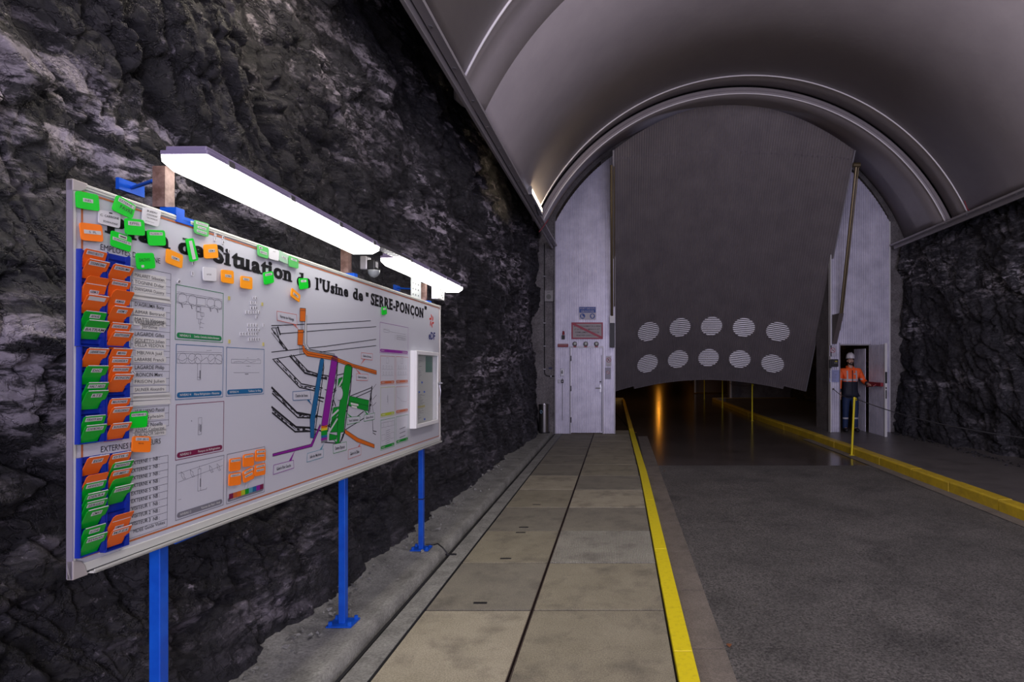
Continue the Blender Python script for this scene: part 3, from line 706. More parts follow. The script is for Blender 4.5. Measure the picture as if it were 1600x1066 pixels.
# headings and the list of names
hb = MB(); stuff = lambda o_: tag(o_, kind='stuff')
on(hb, 'EMPLOYES DE L\'USINE', (156.5, 390), (250, 412), 9, .0)
on(hb, 'EXTERNES ET VISITEURS', (157, 707), (250.5, 693), 9, .0)
rows = [('MALARET Sébastien', 436, 0), ('TOGNINI Didier', 446.5, 0), ('DIANGANA Ousseny', 457, 0), ("D'AGRUMA Bony", 481, 1), ('AIMAR Bertrand', 492, 0),
        ('MATTI Vincent', 503, 0), ('VANLERBERGHE', 508, 0), ('Jérôme', 513.5, 0), ('LAGARDE Gilles', 526, 1), ('GOLETTO Julien', 535.5, 0), ('DELLA VEDOVA', 542.5, 0),
        ('MBUWA Joël', 554.5, 0), ('LABARBE Franck', 564.5, 0), ('LAGARDE Philip', 577, 1), ('RONCIN Marc', 588.5, 1), ('FRISON Julien', 598.5, 0),
        ('SAUNIER Alexandre', 611, 0), ('VUILLIANO Pascal', 644.5, 1), ('EFF Sylvain', 654, 0), ('ROUE Noella', 667, 1), ('ADAM Catherine', 673.5, 0), ('POBLADOR Sabrina', 680.5, 0)]
tp = MB(); bx = MB()
for t, yy, bold in rows:
    wd = min(46, len(t) * 3.55 + (2 if bold else 3)); xa = 233 - wd / 2 - .5; sl = (yy - 575) * -.30 / 100 * 10
    sl = -(yy - 580) / 750
    rb = MB(); on(rb, t, (xa, yy + sl * -wd / 2), (xa + wd, yy + sl * wd / 2), 6.0 if bold else 5.2, .004 if bold else .0, .0024); bl(rb, 'name_line', M_INK)
    if not bold:
        q = [uv(xa - 2, yy + 2 - sl * wd / 2), uv(xa + wd + 3, yy + 2 + sl * wd / 2), uv(xa + wd + 3, yy - 7.5 + sl * wd / 2), uv(xa - 2, yy - 7.5 - sl * wd / 2)]
        tp.poly(q, .0006, .0020)
for yy in (464, 468, 619, 622, 630):
    sl = -(yy - 580) / 750
    tp.poly([uv(206, yy + 3 - sl * 28), uv(266, yy + 3 + sl * 28), uv(264, yy - 4 + sl * 28), uv(207, yy - 4 - sl * 28)], .0006, .0026)
bl(tp, 'name_tape', M_PAPER)
bys = [421, 431.5, 443, 453.5, 464, 474, 485, 495.5, 506, 517, 528.5, 539, 548, 558, 569.5, 580.5, 592, 603, 614.5, 625.5, 636, 648, 659, 669]
vr = [uv(233, y_)[1] for y_ in bys]; ul, ur = uv(203, 575)[0], uv(264.3, 575)[0]
for v_ in vr: bx.ribbon([(ul, v_), (ur, v_)], .0012, E0)
bx.ribbon([(ur, vr[0]), (ur, vr[-1])], .0012, E0); bx.ribbon([(ul, vr[0]), (ul, vr[-1])], .0012, E0)
ext = ['EXTERNE 1  NB :', 'EXTERNE 2  NB :', 'EXTERNE 3  NB :', 'EXTERNE 4  NB :', 'EXTERNE 5  NB :', 'EXTERNE 6  NB :', 'VISITEUR 1  NB :', 'VISITEUR 2  NB :', 'VISITEUR 3  NB :']
for k, t in enumerate(ext):
    y0 = 727.2 + 11.72 * k; rb = MB(); on(rb, t, (204.8, y0 + k * .12), (249, y0 - 8.8 + k * -.05), 6, .002); bl(rb, 'name_line', M_INK)
on(hb, 'MDEE Guide Visites', (208, 833.5), (257, 818.5), 5.5, .0)
e0, e1 = uv(232, 717)[1], uv(232, 832)[1]
for k in range(11): v_ = e0 + (e1 - e0) * k / 10; bx.ribbon([(ul, v_), (ur, v_)], .0012, E0)
bx.ribbon([(ur, e0), (ur, e1)], .0012, E0); bx.ribbon([(ul, e0), (ul, e1)], .0012, E0)
stuff(bl(hb, 'heading_lettering', M_INK)); bl(bx, 'list_lines', M_GREY)

# level panels
lev = []
def level(name, q, col, title, right, draw, bar=.10):
    """q = TL TR BR BL photo pixels"""
    p = [uv(*a) for a in q]; u0 = (p[0][0] + p[3][0]) / 2; u1 = (p[1][0] + p[2][0]) / 2; v1 = (p[0][1] + p[1][1]) / 2; v0 = (p[2][1] + p[3][1]) / 2
    m = ink(col); b = MB().ribbon([(u0, v0), (u1, v0), (u1, v1), (u0, v1)], .0022, E0, closed=True)
    hgt = (v1 - v0) * bar; g_ = .006
    n = 6; r = hgt / 2; pts = []
    for cx, a0 in ((u1 - g_ - r, -90), (u0 + g_ + r, 90)):
        for k in range(n + 1): a = R(a0 + 180 * k / n); pts.append((cx + r * math.cos(a), v0 + g_ + r + r * math.sin(a)))
    b.poly(pts, E0)
    o = bl(b, 'level_panel', m)
    t = MB(); h_ = hgt * .42
    put_text(t, title, (u0 + .02, v0 + g_ + hgt * .3), None, h_, E0 + .0006, .01, maxw=(u1 - u0) * .3)
    wv, _ = text_geo(right, .01); wr = min((wv[:, 0].max()) * h_ / .73, (u1 - u0) * .55) if len(wv) else 0
    if len(wv): put_text(t, right, (u1 - .02 - wr, v0 + g_ + hgt * .3), (u1 - .02, v0 + g_ + hgt * .3), h_, E0 + .0006, .01)
    stuff(t.build('panel_lettering', M_PAPER, o))
    d = MB(); S2 = lambda a, c: (u0 + (u1 - u0) * a, v0 + (v1 - v0) * c)
    def line(*pp, w_=.0011): d.ribbon([S2(*a) for a in pp], w_, E0)
    def rect(a, c, e, f): line((a, c), (e, c), (e, f), (a, f), (a, c))
    def circ(cx, cy, r_, n_=18):
        c0 = S2(cx, cy); d.ribbon([(c0[0] + r_ * math.cos(6.2832 * k / n_), c0[1] + r_ * math.sin(6.2832 * k / n_)) for k in range(n_ + 1)], .0010, E0)
    draw(line, rect, circ, S2, d)
    d.build('panel_drawing', M_GREY, o); return o
def dr1(line, rect, circ, S, d):
    rect(.02, .67, .97, .84); line((.02, .87), (.97, .87))
    for x in (.13, .33, .72, .88): circ(x, .755, .021)
    for x in (.11, .30, .70, .86): line((x, .66), (x + .02, .60), w_=.003)
    line((.02, .70), (.07, .68), (.14, .69), (.21, .72), (.28, .69), (.36, .68)); line((.62, .72), (.7, .68), (.8, .73), (.9, .68), (.97, .7))
    rect(.41, .69, .60, .83); rect(.40, .56, .50, .66); rect(.42, .42, .53, .55); rect(.50, .48, .57, .55); circ(.45, .61, .009); rect(.46, .33, .50, .42); line((.485, .33), (.485, .22)); line((.48, .36), (.58, .34)); line((.48, .27), (.56, .26))
def dr2(line, rect, circ, S, d):
    rect(.02, .66, .97, .84); line((.02, .87), (.97, .88))
    for x in (.13, .32, .44, .73, .90): circ(x, .75, .019)
    line((.02, .74), (.12, .70), (.22, .76), (.31, .70), (.42, .78), (.5, .7), (.62, .78), (.7, .7), (.8, .78), (.97, .70))
    rect(.43, .35, .50, .66); line((.485, .52), (.485, .38), w_=.004); line((.43, .40), (.5, .40)); line((.62, .91), (.73, .92))
def dr3(line, rect, circ, S, d):
    rect(.12, .68, .90, .76); line((.18, .70), (.3, .72), (.42, .70), (.5, .74), (.62, .70), (.76, .73)); line((.56, .64), (.56, .60)); line((.5, .62), (.62, .62)); line((.18, .48), (.86, .48)); line((.48, .45), (.56, .45), w_=.003)
    line((.52, .80), (.56, .80)); line((.80, .79), (.86, .79))
def dr4(line, rect, circ, S, d):
    rect(.44, .40, .51, .72); line((.49, .58), (.49, .46), w_=.004); line((.46, .60), (.46, .48), w_=.002); line((.30, .68), (.305, .672), w_=.003)
def dr5(line, rect, circ, S, d):
    line((.04, .68), (.97, .80)); line((.04, .84), (.97, .93))
    for x in (.09, .27, .67, .84): line((x, .86), (x + .06, .80), (x + .06, .75), (x + .09, .72), (x + .05, .71), (x + .01, .78), (x, .86))
    rect(.43, .42, .49, .84); line((.43, .42), (.62, .42), (.62, .45)); line((.485, .64), (.485, .50), w_=.004); line((.04, .36), (.1, .36)); line((.46, .9), (.46, .84))
def dr6(line, rect, circ, S, d): line((.45, .22), (.5, .40)); line((.52, .20), (.55, .27))
level('', [(274, 445), (348, 458), (348, 535), (274, 531)], 'green', 'NIVEAU 5', 'Contrôles - Commandes, Auxiliaires Alternateurs', dr1)
level('', [(274.3, 539.5), (348, 541), (348, 620), (274.3, 625)], 'blue', 'NIVEAU 4', 'Filtres Réfrigération - Pilotairies', dr2)
level('', [(353, 543), (412, 546), (412, 616), (353.5, 619)], 'blue', 'NIVEAU 4', 'Turbines 1er Ring', dr3)
level('', [(274.4, 633), (349, 627), (349, 704), (274.4, 720)], 'maroon', 'NIVEAU 3', 'Pompes de Réfrigération', dr4)
level('', [(274.4, 728), (349, 711), (349, 788.5), (274.6, 814)], 'grey', 'NIVEAU 2', 'Vannes de Pied - Aval', dr5)
level('', [(354, 711), (413, 697.6), (413, 770), (354, 786)], 'grey', 'NIVEAU 1', ' ', dr6, bar=.085)
def stripes(q, cols, parent, nm):
    """row of flat colour patches printed on the board, q = two ends' rectangle in board metres (u0,u1,v0,v1)"""
    u0, u1, v0, v1, vert = q; n = len(cols)
    for k, c in enumerate(cols):
        a, b_ = k / n, (k + 1) / n
        r_ = (u0 + (u1 - u0) * a, u0 + (u1 - u0) * b_, v0, v1) if not vert else (u0, u1, v1 - (v1 - v0) * b_, v1 - (v1 - v0) * a)
        MB().poly([(r_[0], r_[2]), (r_[1], r_[2]), (r_[1], r_[3]), (r_[0], r_[3])], E0 + .0008).build(nm, ink(c), parent)
ca, cb = uv(357, 781), uv(411, 765)
stripes((ca[0], cb[0], ca[1] + .0, ca[1] + .022, False), ['maroon', 'rust', 'orange', 'lime', 'mgreen', 'teal', 'blue', 'purple', 'maroon'], board, 'colour_key')
def drr(k):
    def f(line, rect, circ, S, d):
        if k == 0:
            line((.12, .78), (.40, .74), (.9, .73)); rect(.12, .70, .3, .80); rect(.55, .52, .92, .66); line((.6, .6), (.9, .58)); line((.5, .45), (.5, .66))
            for x in (.6, .68, .76, .84): circ(x, .61, .010, 10); circ(x, .55, .010, 10)
        elif k in (1, 2):
            for x in (.2, .4, .6, .8): circ(x, .62, .009, 10); circ(x, .40, .009, 10)
            line((.1, .54), (.9, .54)); line((.1, .32), (.9, .32)); rect(.4, .75, .55, .95)
        elif k == 3: line((.48, .72), (.46, .6), (.5, .55), (.46, .48), w_=.003); line((.52, .7), (.52, .4))
        elif k == 4: line((.05, .9), (.1, .62), (.3, .55), (.45, .45), (.85, .40), (.9, .55))
        elif k == 5:
            rect(.05, .74, .95, .9)
            for x in (.2, .5, .8): line((x, .74), (x, .9))
            for r_ in range(7): line((.35, .18 + r_ * .07), (.65, .2 + r_ * .07), w_=.002)
            rect(.08, .3, .3, .5); rect(.7, .3, .95, .5)
        else:
            for y_ in (.52, .36, .20): line((.3, y_), (.75, y_ + .03), w_=.004)
    return f
level('', [z7(83, 300), z7(240, 325), z7(240, 475), z7(83, 470)], 'purple', 'NIVEAU 6', 'Salle des Machines', drr(0))
level('', [z7(85, 485), z7(165, 488), z7(165, 642), z7(87, 645)], 'rust', 'NIVEAU 7', 'Galerie', drr(1))
level('', [z7(172, 488), z7(240, 492), z7(240, 636), z7(172, 640)], 'rust', 'NIVEAU 7', 'Galerie', drr(2))
level('', [z7(87, 660), z7(165, 657), z7(165, 812), z7(87, 828)], 'lime', 'NIVEAU 8', 'Transfos', drr(3))
level('', [z7(172, 655), z7(240, 655), z7(240, 795), z7(172, 808)], 'rust', 'NIVEAU 8', 'Câbles', drr(4))
level('', [z7(87, 840), z7(165, 830), z7(165, 990), z7(87, 1005)], 'mgreen', 'NIVEAU 9', 'Poste', drr(5))
level('', [z7(173, 825), z7(240, 810), z7(240, 955), z7(173, 975)], 'mgreen', 'NIVEAU 9', 'Accès', drr(6))

# the plan drawing
def P6(*pts): return [uv(*z6(*p)) for p in pts]
def P8(*pts): return [uv(*z8(*p)) for p in pts]
ln = MB()
for pts, w_ in (([(50, 245), (345, 233), (600, 218)], .004), ([(50, 258), (90, 256)], .003), ([(85, 255), (97, 292)], .010), ([(100, 290), (345, 270), (630, 251)], .004),
                ([(50, 392), (350, 360), (630, 321)], .004), ([(55, 432), (230, 402), (630, 356)], .004),
                ([(50, 262), (140, 382)], .005), ([(75, 262), (95, 330), (118, 372)], .006), ([(50, 285), (110, 362)], .003),
                ([(170, 410), (250, 495), (300, 512), (365, 525)], .006), ([(152, 415), (235, 508), (355, 542)], .009),
                ([(82, 430), (215, 568), (332, 592)], .006), ([(62, 438), (205, 588), (312, 612)], .006),
                ([(52, 590), (190, 728), (270, 742)], .010), ([(55, 622), (195, 755), (265, 758)], .007),
                ([(52, 698), (185, 808), (262, 812)], .010), ([(55, 730), (180, 834), (262, 832)], .008), ([(60, 715), (182, 820)], .003),
                ([(415, 520), (450, 512)], .005), ([(290, 745), (328, 752)], .007), ([(330, 440), (338, 440), (340, 480), (325, 600), (300, 770), (290, 850)], .007),
                ([(305, 640), (340, 648)], .008), ([(300, 655), (335, 668)], .006), ([(345, 600), (385, 610)], .004), ([(288, 820), (325, 830)], .007),
                ([(418, 430), (410, 560), (385, 690), (362, 830)], .008), ([(385, 620), (415, 600)], .005), ([(395, 660), (405, 690)], .008),
                ([(498, 470), (488, 600), (462, 770), (455, 835), (430, 895)], .009), ([(360, 800), (420, 830)], .006), ([(345, 893), (412, 898)], .006),
                ([(490, 635), (608, 588)], .005), ([(500, 652), (602, 606)], .005), ([(607, 585), (600, 650), (590, 725)], .012), ([(603, 650), (615, 728)], .004),
                ([(608, 600), (630, 570)], .003), ([(612, 655), (632, 630)], .003), ([(612, 690), (630, 672)], .003),
                ([(590, 742), (462, 822), (440, 885)], .005), ([(560, 722), (470, 795)], .006), ([(610, 770), (613, 830), (632, 833)], .005), ([(612, 840), (628, 850)], .004),
                ([(213, 222), (213, 268)], .003), ([(221, 222), (221, 268)], .003), ([(205, 355), (207, 402)], .003), ([(215, 355), (215, 402)], .003)):
    ln.ribbon(P6(*pts), w_, E0)
random.seed(11)
def hatch(pts, wid, n):
    for i in range(n):
        k = random.randrange(len(pts) - 1); t_ = random.random(); a, b_ = pts[k], pts[k + 1]
        x = a[0] + (b_[0] - a[0]) * t_ + random.uniform(-wid, wid); y = a[1] + (b_[1] - a[1]) * t_ + random.uniform(-wid, wid)
        dx, dy = (b_[0] - a[0]), (b_[1] - a[1]); l_ = math.hypot(dx, dy); r_ = random.uniform(4, 12) / l_
        ln.ribbon(P6((x, y), (x + dx * r_, y + dy * r_)), random.uniform(.002, .006), E0)
for pts, n in (([(55, 605), (192, 740), (268, 750)], 40), ([(55, 715), (183, 822), (262, 822)], 34), ([(160, 412), (242, 500), (355, 532)], 36), ([(75, 436), (210, 578), (320, 600)], 34),
               ([(55, 272), (130, 375)], 16), ([(334, 450), (320, 600), (296, 780)], 40), ([(414, 470), (398, 620), (372, 800)], 44), ([(494, 500), (480, 620), (458, 780), (436, 890)], 40), ([(604, 600), (597, 715)], 24)):
    hatch(pts, 6, n)
bl(ln, 'plan_outline', M_INK)
gy = MB().poly(P6((238, 190), (243, 190), (248, 360), (262, 380), (385, 405), (384, 410), (250, 388), (232, 350), (232, 200)), E0 + .0002)
bl(gy, 'plan_shaft', M_TAPE); bl(MB().ribbon(P6((235, 190), (230, 340), (246, 378), (400, 412)), .003, E0 + .0004).ribbon(P6((244, 188), (245, 350), (262, 376), (400, 404)), .003, E0 + .0004), 'plan_shaft_line', M_INK)
def region(col, pts, ol=True, F_=P6, zz=E0 + .0006, w_=.0022):
    p = F_(*pts); o = bl(MB().poly(p, zz), 'plan_area', ink(col))
    if ol: MB().ribbon(p, w_, zz + .0004, closed=True).build('outline', M_INK, o)
    return o
region('orange', [(207, 147), (238, 150), (236, 222), (205, 220)]); region('orange', [(195, 268), (226, 268), (222, 355), (193, 352)])
bl(MB().ribbon(P6((207, 160), (238, 163)), .002, E0 + .002).ribbon(P6((195, 283), (226, 283)), .002, E0 + .002), 'plan_mark', M_INK)
region('orange', [(219, 357), (228, 355), (236, 376), (252, 387), (385, 412), (500, 458), (632, 495), (632, 517), (495, 474), (380, 434), (245, 414), (222, 388)])
bl(MB().ribbon(P6((223, 372), (248, 400), (382, 424), (498, 467), (632, 508)), .002, E0 + .002), 'plan_mark', M_INK)
region('blue', [(318, 437), (323, 428), (333, 427), (340, 437), (289, 765), (284, 870), (264, 868), (262, 765)])
region('mgreen', [(420, 540), (442, 530), (440, 575), (415, 605)]); region('mgreen', [(392, 700), (425, 695), (420, 730), (380, 795), (385, 740)])
region('mgreen', [(370, 845), (412, 855), (408, 876), (368, 882)])
region('mgreen', [(378, 780), (418, 745), (414, 835), (374, 838)])
region('mgreen', [(480, 635), (590, 660), (585, 720), (475, 690)]); bl(MB().ribbon(P6((478, 662), (588, 692)), .002, E0 + .002), 'plan_mark', M_INK)
lab = MB().poly(P6((487, 672), (530, 681), (530, 692), (487, 683)), E0 + .002); lab.poly(P6((492, 688), (522, 694), (522, 706), (492, 700)), E0 + .002); bl(lab, 'plan_sticker', M_PAPER)
region('mgreen', [(455, 475), (462, 463), (475, 459), (487, 463), (495, 475), (488, 545), (455, 770), (450, 835), (432, 838), (425, 897), (412, 897), (415, 770), (430, 650)])
cc = P6((425, 622))[0]; bl(MB().poly([(cc[0] + .038 * math.cos(6.2832 * k / 24), cc[1] + .038 * math.sin(6.2832 * k / 24)) for k in range(24)], E0 + .0014), 'plan_room', M_BOARD)
bl(MB().ribbon([(cc[0] + .038 * math.cos(R(-110 + 220 * k / 16)), cc[1] + .038 * math.sin(R(-110 + 220 * k / 16))) for k in range(17)], .002, E0 + .0018), 'plan_mark', M_INK)
for q in (((418, 590), (440, 550)), ((385, 745), (418, 715)), ((375, 825), (412, 765))): bl(MB().ribbon(P6(*q), .012, E0 + .0013), 'plan_gallery', M_TAPE)
region('purple', [(382, 425), (390, 415), (402, 413), (414, 418), (417, 430), (361, 790), (358, 805), (325, 800), (328, 780)])
region('purple', [(322, 802), (318, 792), (267, 903), (55, 957), (55, 971), (274, 917)])
region('orange', [(455, 820), (530, 870), (620, 905), (620, 925), (522, 890), (457, 843)])
a_, b_ = P6((325, 803))[0], P6((358, 890))[0]
stripes((a_[0], b_[0], b_[1], a_[1], True), ['orange', 'yellow', 'mgreen', 'mgreen', 'blue', 'purple', 'grey'], board, 'colour_band')
# callouts
def call(col, q, tip, t):
    p = P6(*q); m = ink(col); b = MB().ribbon(p, .0025, E0 + .0012, closed=True)
    mid = [p[0], p[1], p[2], p[3]]
    ty = uv(*z6(*tip)); low = ty[1] < min(p[2][1], p[3][1]); e = (p[3], p[2]) if low else (p[0], p[1])
    f_ = .75 if ty[0] > (e[0][0] + e[1][0]) / 2 else .25
    A = (e[0][0] + (e[1][0] - e[0][0]) * f_, e[0][1] + (e[1][1] - e[0][1]) * f_); B_ = (A[0] + .02, A[1]); b.poly([A, B_, ty], E0 + .0012)
    o = bl(b, 'callout', m); tt = MB(); cx = (p[0][0] + p[1][0]) / 2; cy = (p[0][1] + p[2][1]) / 2; hh_ = abs(p[0][1] - p[3][1])
    MB().poly(p, E0 + .0010).build('callout_ground', M_BOARD, o)
    hw = abs(p[1][0] - p[0][0]) * .36; put_text(tt, t, (cx - hw, (p[0][1] * .86 + p[3][1] * .14 + p[3][1] - p[0][1]) + hh_ * .48), (cx + hw, (p[1][1] + p[2][1]) / 2 - hh_ * .20), hh_ * .34, E0 + .0016, .012)
    tt.build('callout_lettering', M_INK, o)
call('lred', [(78, 165), (187, 184), (190, 240), (80, 215)], (200, 270), 'Vannes de Vidange')
call('blue', [(166, 612), (262, 604), (268, 655), (168, 660)], (275, 690), 'Chambre des Vannes')
call('lred', [(547, 395), (610, 402), (608, 436), (546, 428)], (541, 465), "Galerie d'Arrivée")
call('lred', [(519, 512), (585, 516), (583, 550), (520, 548)], (513, 480), 'Galerie de Service')
call('mgreen', [(467, 755), (540, 748), (538, 780), (468, 795)], (460, 725), 'Poste de Transformation')
call('mgreen', [(563, 742), (622, 730), (620, 765), (562, 777)], (555, 705), "Galerie d'Accès")
call('mgreen', [(390, 905), (465, 890), (465, 935), (392, 955)], (385, 870), "Chambre d'Expansion")
call('purple', [(60, 1020), (170, 992), (172, 1035), (58, 1072)], (180, 935), 'Galerie Rive Gauche')
call('teal', [(247, 955), (336, 930), (336, 975), (245, 1003)], (342, 895), 'Salle des Machines')
call('lred', [(475, 935), (545, 915), (545, 962), (474, 987)], (548, 885), 'Galerie de Câbles')
# emblem: six swirling petals over the lettering
pe = MB(); ex, ey = uv(*z7(371, 290)); sc_ = .042
for k in range(6):
    a = R(20 + 60 * k); pts = []
    for q in range(9):
        t_ = q / 8; rr = .35 + 1.0 * t_; wd_ = .24 * math.sin(math.pi * (t_ * .85 + .12)); aa = a + .55 * t_; pts.append((rr, wd_, aa))
    L_ = [(ex + sc_ * 1.0 * (r_ * math.cos(aa) - w_ * math.sin(aa)), ey + sc_ * 1.05 * (r_ * math.sin(aa) + w_ * math.cos(aa))) for r_, w_, aa in pts]
    Rr = [(ex + sc_ * 1.0 * (r_ * math.cos(aa) + w_ * math.sin(aa)), ey + sc_ * 1.05 * (r_ * math.sin(aa) - w_ * math.cos(aa))) for r_, w_, aa in pts]
    if k in (0, 2, 3, 4, 5, 1): pe.poly(L_ + Rr[::-1], E0)
bl(pe, 'emblem', ink('edfred'))
t = MB(); on(t, 'eDF', z7(354, 391), z7(390, 394), 11, .03); bl(t, 'emblem_lettering', ink('navy'))

# posts, wooden uprights, brackets
for k, (Y, hgt) in enumerate(((2.06, 0), (3.435, 0), (4.79, 0))):
    X = -1.668
    t = empty('board_post', (X, Y, .05)); lb = ['nearest blue steel post under the left end of the board', 'middle blue steel post of the board, bolted to the ledge', 'blue steel post under the right end of the board, cable at its foot'][k]
    tag(t, lb, 'post', 'blue posts of the board')
    zb = (BM @ Vector(((Y - 1.662), 0, 0))).z
    MB().bb(-.02, .02, -.02, .02, .008, zb - .05 + 1.0).build('pole', M_BLUE, t, bevel=.003)
    pl = MB().bb(-.075, .075, -.06, .06, 0, .009).build('foot_plate', M_BLUE, t)
    for sx in (-1, 1):
        for sy in (-1, 1): MB().lathe([(0, .03), (.011, .03), (.013, .009)], (sx * .058, sy * .043, 0), 6).build('bolt', M_BLUE, pl)
    MB().bb(.0, .075, -.02, .10, zb - .05 - .006, zb - .05 - .001).bb(.07, .078, -.02, .14, zb - .05 - .012, zb - .05 + .024).build('board_bracket', M_BLUE, t)
    zt = zb - .05 + HB
    if k < 2: MB().bb(.02, .078, -.02, .02, zt + .0, zt + .03).bb(.072, .080, -.02, .115, zt - .022, zt + .004).build('top_bracket', M_BLUE, t)
    else: MB().bb(.02, .078, -.04, .02, zt + .0, zt + .03).bb(.072, .080, .02, .13, zt - .03, zt + .01).build('top_bracket', M_BLUE, t)
    if k != 1:
        yo, zo = ((.15, 2.31 - .05), (.06, 2.255 - .05))[k // 2]
        MB().tube([(-.02, 0, zo - .02), (-.225, yo, zo)], .007, 8).bb(-.238, -.225, yo - .058, yo + .058, zo - .022, zo + .022).build('wall_stay', M_BLUE, t)
    if k == 2: MB().bb(-.022, .022, -.022, .022, .42, .428).build('cable_tie', M_BLACKR, t)
    t2 = empty('wooden_upright', (X + .015, Y, .05 + zt + .031)); tag(t2, ['brown wooden upright under the near end of the long lamp', 'brown wooden upright between the lamps beside the motion sensor', 'brown wooden upright between the two grey switch boxes'][k], 'post', 'wooden lamp uprights')
    lam = ((2.0, 2.06), (3.3, 3.42), (4.5, 4.79))[k]
    MB().bb(-.02, .025, -.022, .022, 0, .146).build('upright', M_WOOD, t2)
    MB().bb(.0, .09, -.012, .012, .146, .149).build('bracket', M_STEEL, t2)

def tube_lamp(y0, y1, x0a, x0b, za, zb_, lb):
    """twin-tube fixture between y0 and y1; right edge x0a->x0b, rim height za->zb"""
    L_ = y1 - y0; d = Vector((x0b - x0a, L_, zb_ - za)).normalized(); wv = Vector((0, 0, 1)).cross(d).normalized() * -1  # +x
    wv = d.cross(Vector((0, 0, 1))).normalized(); uvv = wv.cross(d).normalized()
    M4 = Matrix(((wv.x, d.x, uvv.x, x0a), (wv.y, d.y, uvv.y, y0), (wv.z, d.z, uvv.z, za), (0, 0, 0, 1)))
    t = empty('tube_lamp', mw=M4); tag(t, lb, 'lamp', 'lamps over the board'); w_ = .168
    MB().poly([(-w_, 0), (0, 0), (0, L_), (-w_, L_)], .0, .016).poly([(-w_ + .012, .01), (-.012, .01), (-.012, L_ - .01), (-w_ + .012, L_ - .01)], .016, .034).build('housing', M_LAMPH, t, bevel=.004)
    b = MB(); r0 = [(-w_ + .002, .002), (-.002, .002), (-.002, L_ - .002), (-w_ + .002, L_ - .002)]; ins = .026
    r2 = [(-w_ + ins, .03), (-ins, .03), (-ins, L_ - .04), (-w_ + ins, L_ - .04)]; r1 = [(-w_ + .003, .004), (-.003, .004), (-.003, L_ - .004), (-w_ + .003, L_ - .004)]
    b.add([(x, y, 0) for x, y in r0] + [(x, y, -.022) for x, y in r1] + [(x, y, -.050) for x, y in r2], [(4 * l + i, 4 * l + 4 + i, 4 * l + 4 + (i + 1) % 4, 4 * l + (i + 1) % 4) for l in (0, 1) for i in range(4)] + [(8, 11, 10, 9)])
    b.build('diffuser', M_DIFF, t, bevel=.004)
    for yy in (.10, L_ * .35, L_ * .65, L_ - .1): MB().bb(-.001, .006, yy, yy + .03, -.006, .016).build('clip', M_STEEL, t)
    return t
tube_lamp(1.97, 3.35, -1.427, -1.408, 2.354, 2.305, 'long lit tube lamp over the left half of the board')
tube_lamp(3.86, 5.15, -1.460, -1.415, 2.335, 2.297, 'shorter-looking lit tube lamp over the right end of the board')
# perforated tray between the lamps
t = empty('cable_tray', (-1.47, 3.38, 2.325)); tag(t, 'narrow perforated metal tray between the two tube lamps', 'tray')
b = MB()
for k in range(12): b.bb(-.03, .03, k * .045, k * .045 + .02, 0, .003)
b.bb(-.032, -.024, 0, .54, 0, .02).bb(.024, .032, 0, .54, 0, .02); b.build('perforated_strip', M_STEEL, t)
# motion sensor
t = empty('motion_sensor', (-1.585, 3.60, 2.21)); tag(t, 'small grey motion sensor hanging under the end of the long lamp', 'sensor')
MB().bb(-.045, .0, -.03, .035, .0, .085).build('mount', M_LEAFED, t, bevel=.006); MB().bb(.0, .05, -.032, .028, .0, .062).build('head', M_DARK, t, bevel=.008)
MB().lathe([(0, -.038), (.02, -.032), (.032, -.016), (.036, .0), (.036, .010), (0, .010)], (.03, 0, -.01), 18).build('lens', mat('sensor_lens', (.25, .27, .28), .15), t, smooth=True)
MB().bb(.0505, .052, -.020, .012, .015, .05).build('sticker', M_CWHITE, t)
# switch boxes by the third post
t = empty('switch_box', (-1.565, 4.79, 2.245)); tag(t, 'white switch box right of the last wooden upright', 'box')
MB().bb(-.03, .03, .03, .20, -.085, .05).build('case', M_WHITE, t, bevel=.006)
b = MB()
for yy, zz, r_ in ((.09, 0, .010), (.12, .015, .004), (.14, -.02, .008), (.12, -.045, .008), (.15, -.06, .006), (.10, .03, .005), (.155, .03, .005)): b.lathe([(0, .0012), (r_, .0012), (r_, 0)], (0, 0, 0), 10, Matrix(((0, 0, 1, .031), (1, 0, 0, yy), (0, 1, 0, zz), (0, 0, 0, 1))))
b.build('knockouts', M_DARK, t)
t = empty('back_plate', (-1.66, 4.66, 2.245)); tag(t, 'grey perforated metal plate left of the last wooden upright', 'plate')
MB().bb(-.003, .003, -.13, .09, -.11, .09).build('sheet', mat('grey_plate', (.30, .32, .33), .45), t)
b = MB()
for i in range(3):
    for j in range(4): b.bb(.003, .0045, -.10 + i * .06, -.088 + i * .06, -.08 + j * .045, -.068 + j * .045)
b.build('holes', M_DARK, t)

# glazed notice case
C0 = uv(640, 600)[0] + .0; c = [uv(*z7(285, 455), .05), uv(*z7(412, 465), .05), uv(*z7(412, 850), .05), uv(*z7(288, 895), .05)]
cu0 = (c[0][0] + c[3][0]) / 2; cu1 = (c[1][0] + c[2][0]) / 2; cv1 = (c[0][1] + c[1][1]) / 2; cv0 = (c[2][1] + c[3][1]) / 2
t = empty('notice_case', mw=BM @ Matrix.Translation((cu0, cv0, .001))); tag(t, 'white glazed notice case on the right end of the board', 'case')
cw, ch = cu1 - cu0, cv1 - cv0
MB().bb(0, cw, 0, ch, 0, .004).build('back', M_PAPER, t)
for b in (MB().bb(0, .012, 0, ch, .004, .038), MB().bb(cw - .012, cw, 0, ch, .004, .038), MB().bb(0.012, cw - .012, 0, .012, .004, .038), MB().bb(.012, cw - .012, ch - .012, ch, .004, .038)): b.build('side', M_WHITE, t)
dd = MB().bb(0, .03, 0, ch, .038, .05).bb(cw - .03, cw, 0, ch, .038, .05).bb(.03, cw - .03, 0, .03, .038, .05).bb(.03, cw - .03, ch - .03, ch, .038, .05).build('door_frame', M_WHITE, t, bevel=.003)
